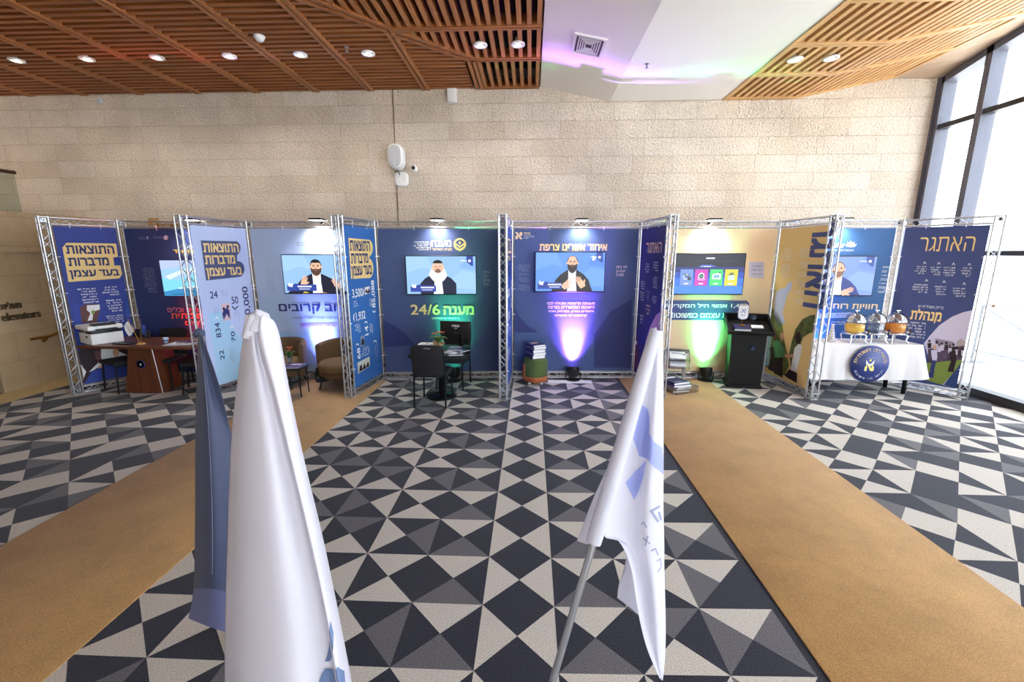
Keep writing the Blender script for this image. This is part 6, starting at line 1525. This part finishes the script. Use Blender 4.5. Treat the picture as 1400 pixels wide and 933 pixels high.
# --- white flag at left: wrapped round its pole, one deep crease
ORG0 = (0, 0, 0)
wf = thing('standing_flag', 'large white flag in the left foreground with slate letters at its lower edge', 'flag', ORG0)
cur = [[(352, 432, 1.30), (336, 445, 1.36), (325, 520, 1.40), (316, 610, 1.40), (311, 740, 1.36), (308, 850, 1.32), (307, 1010, 1.26)],
       [(350, 431, 1.27), (338, 450, 1.28), (334, 520, 1.29), (330, 620, 1.27), (328, 740, 1.21), (328, 860, 1.15), (328, 1010, 1.08)],
       [(353, 430, 1.25), (346, 462, 1.25), (354, 530, 1.25), (366, 620, 1.22), (378, 740, 1.15), (392, 860, 1.09), (402, 1010, 1.02)],
       [(356, 432, 1.25), (352, 468, 1.27), (370, 540, 1.27), (392, 630, 1.25), (418, 745, 1.19), (440, 850, 1.14), (462, 1010, 1.08)],
       [(358, 433, 1.24), (358, 462, 1.235), (378, 538, 1.235), (400, 632, 1.21), (427, 745, 1.15), (449, 850, 1.10), (474, 1000, 1.04)],
       [(364, 434, 1.26), (376, 448, 1.28), (392, 530, 1.29), (412, 625, 1.28), (437, 730, 1.24), (458, 830, 1.20), (482, 960, 1.15)],
       [(368, 438, 1.30), (381, 455, 1.36), (396, 535, 1.42), (416, 630, 1.44), (440, 730, 1.42), (461, 830, 1.38), (486, 960, 1.34)]]
mb, rows = sheet(cur, FW_, 56, 5)
cl_ = solid(mb.build('flag_cloth', wf))
h = len(rows) - 1
MS = mat('flag_print_slate', rgb(106, 126, 166), .6)
def find(px, py, rows=None):
    """grid coordinates of the cloth point seen at a pixel"""
    best = None
    for i, r in enumerate(rows):
        for j, p in enumerate(r):
            d = p - CAM; z = d.dot(FW); x = CX + F_PX * d.dot(RT) / z; y = CY - F_PX * d.dot(UP) / z
            e = (x - px) ** 2 + (y - py) ** 2
            if best is None or e < best[0]: best = (e, i, j, x, y)
    _, i, j, _, _ = best
    def pr(r, c):
        a, b = min(max(int(r), 0), len(rows) - 2), min(max(int(c), 0), len(rows[0]) - 2); u, v = r - a, c - b
        p = rows[a][b] * (1 - u) * (1 - v) + rows[a][b + 1] * (1 - u) * v + rows[a + 1][b] * u * (1 - v) + rows[a + 1][b + 1] * u * v
        d = p - CAM; z = d.dot(FW); return CX + F_PX * d.dot(RT) / z, CY - F_PX * d.dot(UP) / z
    r, c = float(i), float(j)
    for _ in range(12):
        x, y = pr(r, c); e = .05
        xr, yr = pr(r + e, c); xc, yc = pr(r, c + e)
        a, b, d2, f2 = (xr - x) / e, (xc - x) / e, (yr - y) / e, (yc - y) / e; det = a * f2 - b * d2
        if abs(det) < 1e-6: break
        r += max(-1, min(1, ((px - x) * f2 - (py - y) * b) / det)); c += max(-1, min(1, ((py - y) * a - (px - x) * d2) / det))
        r = min(max(r, 0), len(rows) - 1.001); c = min(max(c, 0), len(rows[0]) - 1.001)
    return r, c
def px_poly(pts, rows): return [find(x, y, rows) for x, y in pts]
flag_mark(wf, cl_, rows, [px_poly(q, rows) for q in ([(452, 849), (456, 866), (456, 884), (450, 905), (444, 905), (450, 876)], [(444, 915), (462, 912), (471, 918), (472, 932), (436, 933), (440, 922)])], MS, 'letter_print', .006)
pt = on_y(352, 440, 1.30)
flag_stand(wf, (pt.x - .16, 1.52, .02), tuple(on_y(357, 448, 1.32)))
kn = MB()
for k in range(9):
    a = 2 * PI * k / 9; c0 = on_y(352, 434, 1.28)
    kn.tube([c0 + Vector((.034 * math.cos(a), .03 * math.sin(a), -.05 + .012 * math.sin(3 * a))), c0 + Vector((.020 * math.cos(a + .5), .02 * math.sin(a + .5), .004)), c0 + Vector((0.002, 0, .012 + .006 * math.sin(k)))], [.016, .013, .008], FW_, 8)
kn.build('gathered_top', wf)
# --- slate flag behind it
df = thing('standing_flag', 'slate blue flag hanging behind the white one at left with a paler hem', 'flag', ORG0)
cur = [[(271, 455, 1.72), (269, 520, 1.72), (267, 600, 1.70), (267, 700, 1.66), (265, 800, 1.62), (258, 846, 1.60)],
       [(272, 455, 1.68), (280, 520, 1.66), (286, 600, 1.63), (290, 700, 1.58), (290, 800, 1.55), (288, 858, 1.55)],
       [(273, 456, 1.66), (290, 525, 1.68), (308, 600, 1.68), (318, 700, 1.64), (322, 806, 1.60), (322, 868, 1.58)],
       [(276, 458, 1.66), (299, 525, 1.67), (318, 600, 1.70), (345, 700, 1.70), (360, 810, 1.68), (366, 876, 1.66)]]
mb, rows = sheet(cur, FB_, 44, 6)
dcl = solid(mb.build('flag_cloth', df))
MH = cloth_mat('flag_hem', rgb(108, 112, 156), .25)
def lifted(rows, eps): return [[p + (CAM - p).normalized() * eps for p in r] for r in rows]
hi = max(i for i, r in enumerate(rows) if (lambda d: CY - F_PX * d.dot(UP) / d.dot(FW))(r[6] - CAM) < 812)
MB().grid(lifted(rows[hi:], .0035), MH).build('hem', dcl)
MSEAM = cloth_mat('flag_seam', rgb(140, 146, 172), .2)
sm = MB(); sm.tube([rows[i][6] + (CAM - rows[i][6]).normalized() * .002 for i in range(2, 34)], .0012, MSEAM, 5); sm.build('seam', df)
flag_stand(df, (-1.45, 1.98, .02), tuple(on_y(272, 452, 1.72)), .012)
MB().lathe([(.02, -.02), (.022, 0), (.008, .012), (0, .014)], FB_, 16, tuple(on_y(272, 454, 1.72))).build('gathered_top', df)
# --- white flag at right on a leaning silver pole
rf = thing('standing_flag', 'white flag with a pale blue mark hanging from a leaning silver pole at right', 'flag', ORG0)
pa_, pb_ = on_y(897, 452, 1.62), on_y(755, 933, 1.36)
d_ = (pb_ - pa_); foot = pa_ + d_ * ((pa_.z - .03) / (pa_.z - pb_.z))
flag_stand(rf, tuple(foot), tuple(pa_), .0135)
# sleeve of cloth round the upper pole
def on_pole(py):                     # pole point at a picture height
    lo, hi = 0.0, 1.3
    for _ in range(40):
        k = (lo + hi) / 2; q = pa_ + d_ * k; dd = q - CAM; y = CY - F_PX * dd.dot(UP) / dd.dot(FW)
        if y < py: lo = k
        else: hi = k
    return pa_ + d_ * lo
slv = MB(); rr = []
for i, py in enumerate((448, 452, 500, 560, 620, 680, 726, 742)): rr.append((on_pole(py), (.012, .021, .025, .027, .028, .029, .030, .0285)[i]))
slv.tube([p for p, r in rr], [r for p, r in rr], FW2, 20, False); slv.build('pole_sleeve', rf)
cur = [[(897, 455, 1.60), (872, 545, 1.57), (850, 620, 1.54), (832, 685, 1.51), (826, 732, 1.49), (846, 740, 1.50), (862, 775, 1.50), (872, 835, 1.48), (884, 885, 1.46), (902, 928, 1.45)],
       [(899, 454, 1.60), (884, 548, 1.61), (872, 625, 1.60), (862, 690, 1.58), (858, 735, 1.56), (866, 752, 1.56), (876, 790, 1.55), (884, 845, 1.52), (893, 890, 1.48), (903, 929, 1.46)],
       [(902, 453, 1.61), (896, 550, 1.58), (890, 630, 1.55), (886, 695, 1.53), (885, 742, 1.52), (888, 765, 1.52), (893, 805, 1.51), (897, 855, 1.49), (900, 895, 1.47), (904, 930, 1.46)],
       [(906, 452, 1.62), (907, 550, 1.62), (907, 630, 1.60), (907, 695, 1.58), (908, 745, 1.57), (908, 770, 1.57), (909, 810, 1.55), (910, 860, 1.52), (909, 900, 1.49), (906, 931, 1.46)]]
mb, rows = sheet(cur, FW2, 60, 6)
rcl = solid(mb.build('flag_cloth', rf))
MBL = cloth_mat('flag_print_pale', rgb(176, 186, 240), .4)
flag_mark(rf, rcl, rows, [px_poly(q, rows) for q in ([(878, 554), (886, 560), (888, 572), (885, 588), (894, 604), (906, 613), (907, 632), (907, 650), (893, 638), (884, 627), (874, 624), (866, 600), (872, 574)], [(883, 630), (880, 650), (873, 672), (867, 684), (861, 672), (855, 660), (868, 645)])], MBL, 'emblem', .004)
def stroke(pts, w):
    out = []
    for (a, b) in zip(pts[:-1], pts[1:]):
        dx, dy = b[0] - a[0], b[1] - a[1]; l = math.hypot(dx, dy) or 1; nx, ny = -dy / l * w, dx / l * w
        out.append([(a[0] + nx, a[1] + ny), (b[0] + nx, b[1] + ny), (b[0] - nx, b[1] - ny), (a[0] - nx, a[1] - ny)])
    return out
MGL = cloth_mat('flag_print_grey', rgb(160, 166, 196), .3)
st = stroke([(902, 692), (889, 700)], 1.6) + stroke([(890, 698), (900, 714)], 1.6) + stroke([(901, 700), (904, 712)], 1.4)
st += stroke([(877, 718), (880, 714), (884, 722)], .9) + stroke([(879, 736), (889, 744)], .9) + stroke([(886, 733), (882, 747)], .9) + stroke([(890, 754), (896, 750), (900, 760)], .9) + stroke([(898, 768), (903, 764), (904, 776), (899, 782)], .8)
flag_mark(rf, rcl, rows, [px_poly(q, rows) for q in st], MGL, 'letter_print', .004)
cur = [[(858, 732, 1.60), (855, 770, 1.60), (846, 800, 1.60), (844, 818, 1.60)], [(872, 740, 1.62), (872, 780, 1.62), (866, 815, 1.61), (862, 832, 1.60)], [(886, 748, 1.62), (888, 790, 1.62), (884, 828, 1.61), (878, 846, 1.60)]]
mb, _r = sheet(cur, FW2, 20, 5); solid(mb.build('back_fold', rf))
cur = [[(893, 462, 1.64), (872, 520, 1.63), (848, 600, 1.62), (812, 680, 1.60), (796, 722, 1.58), (789, 740, 1.57)], [(894, 462, 1.62), (870, 540, 1.60), (848, 618, 1.58), (822, 692, 1.55), (806, 732, 1.54), (800, 744, 1.53)], [(896, 462, 1.60), (872, 548, 1.57), (848, 628, 1.54), (826, 700, 1.51), (818, 732, 1.50), (814, 746, 1.49)]]
mb, _r = sheet(cur, FW2, 30, 5); solid(mb.build('side_fold', rf))
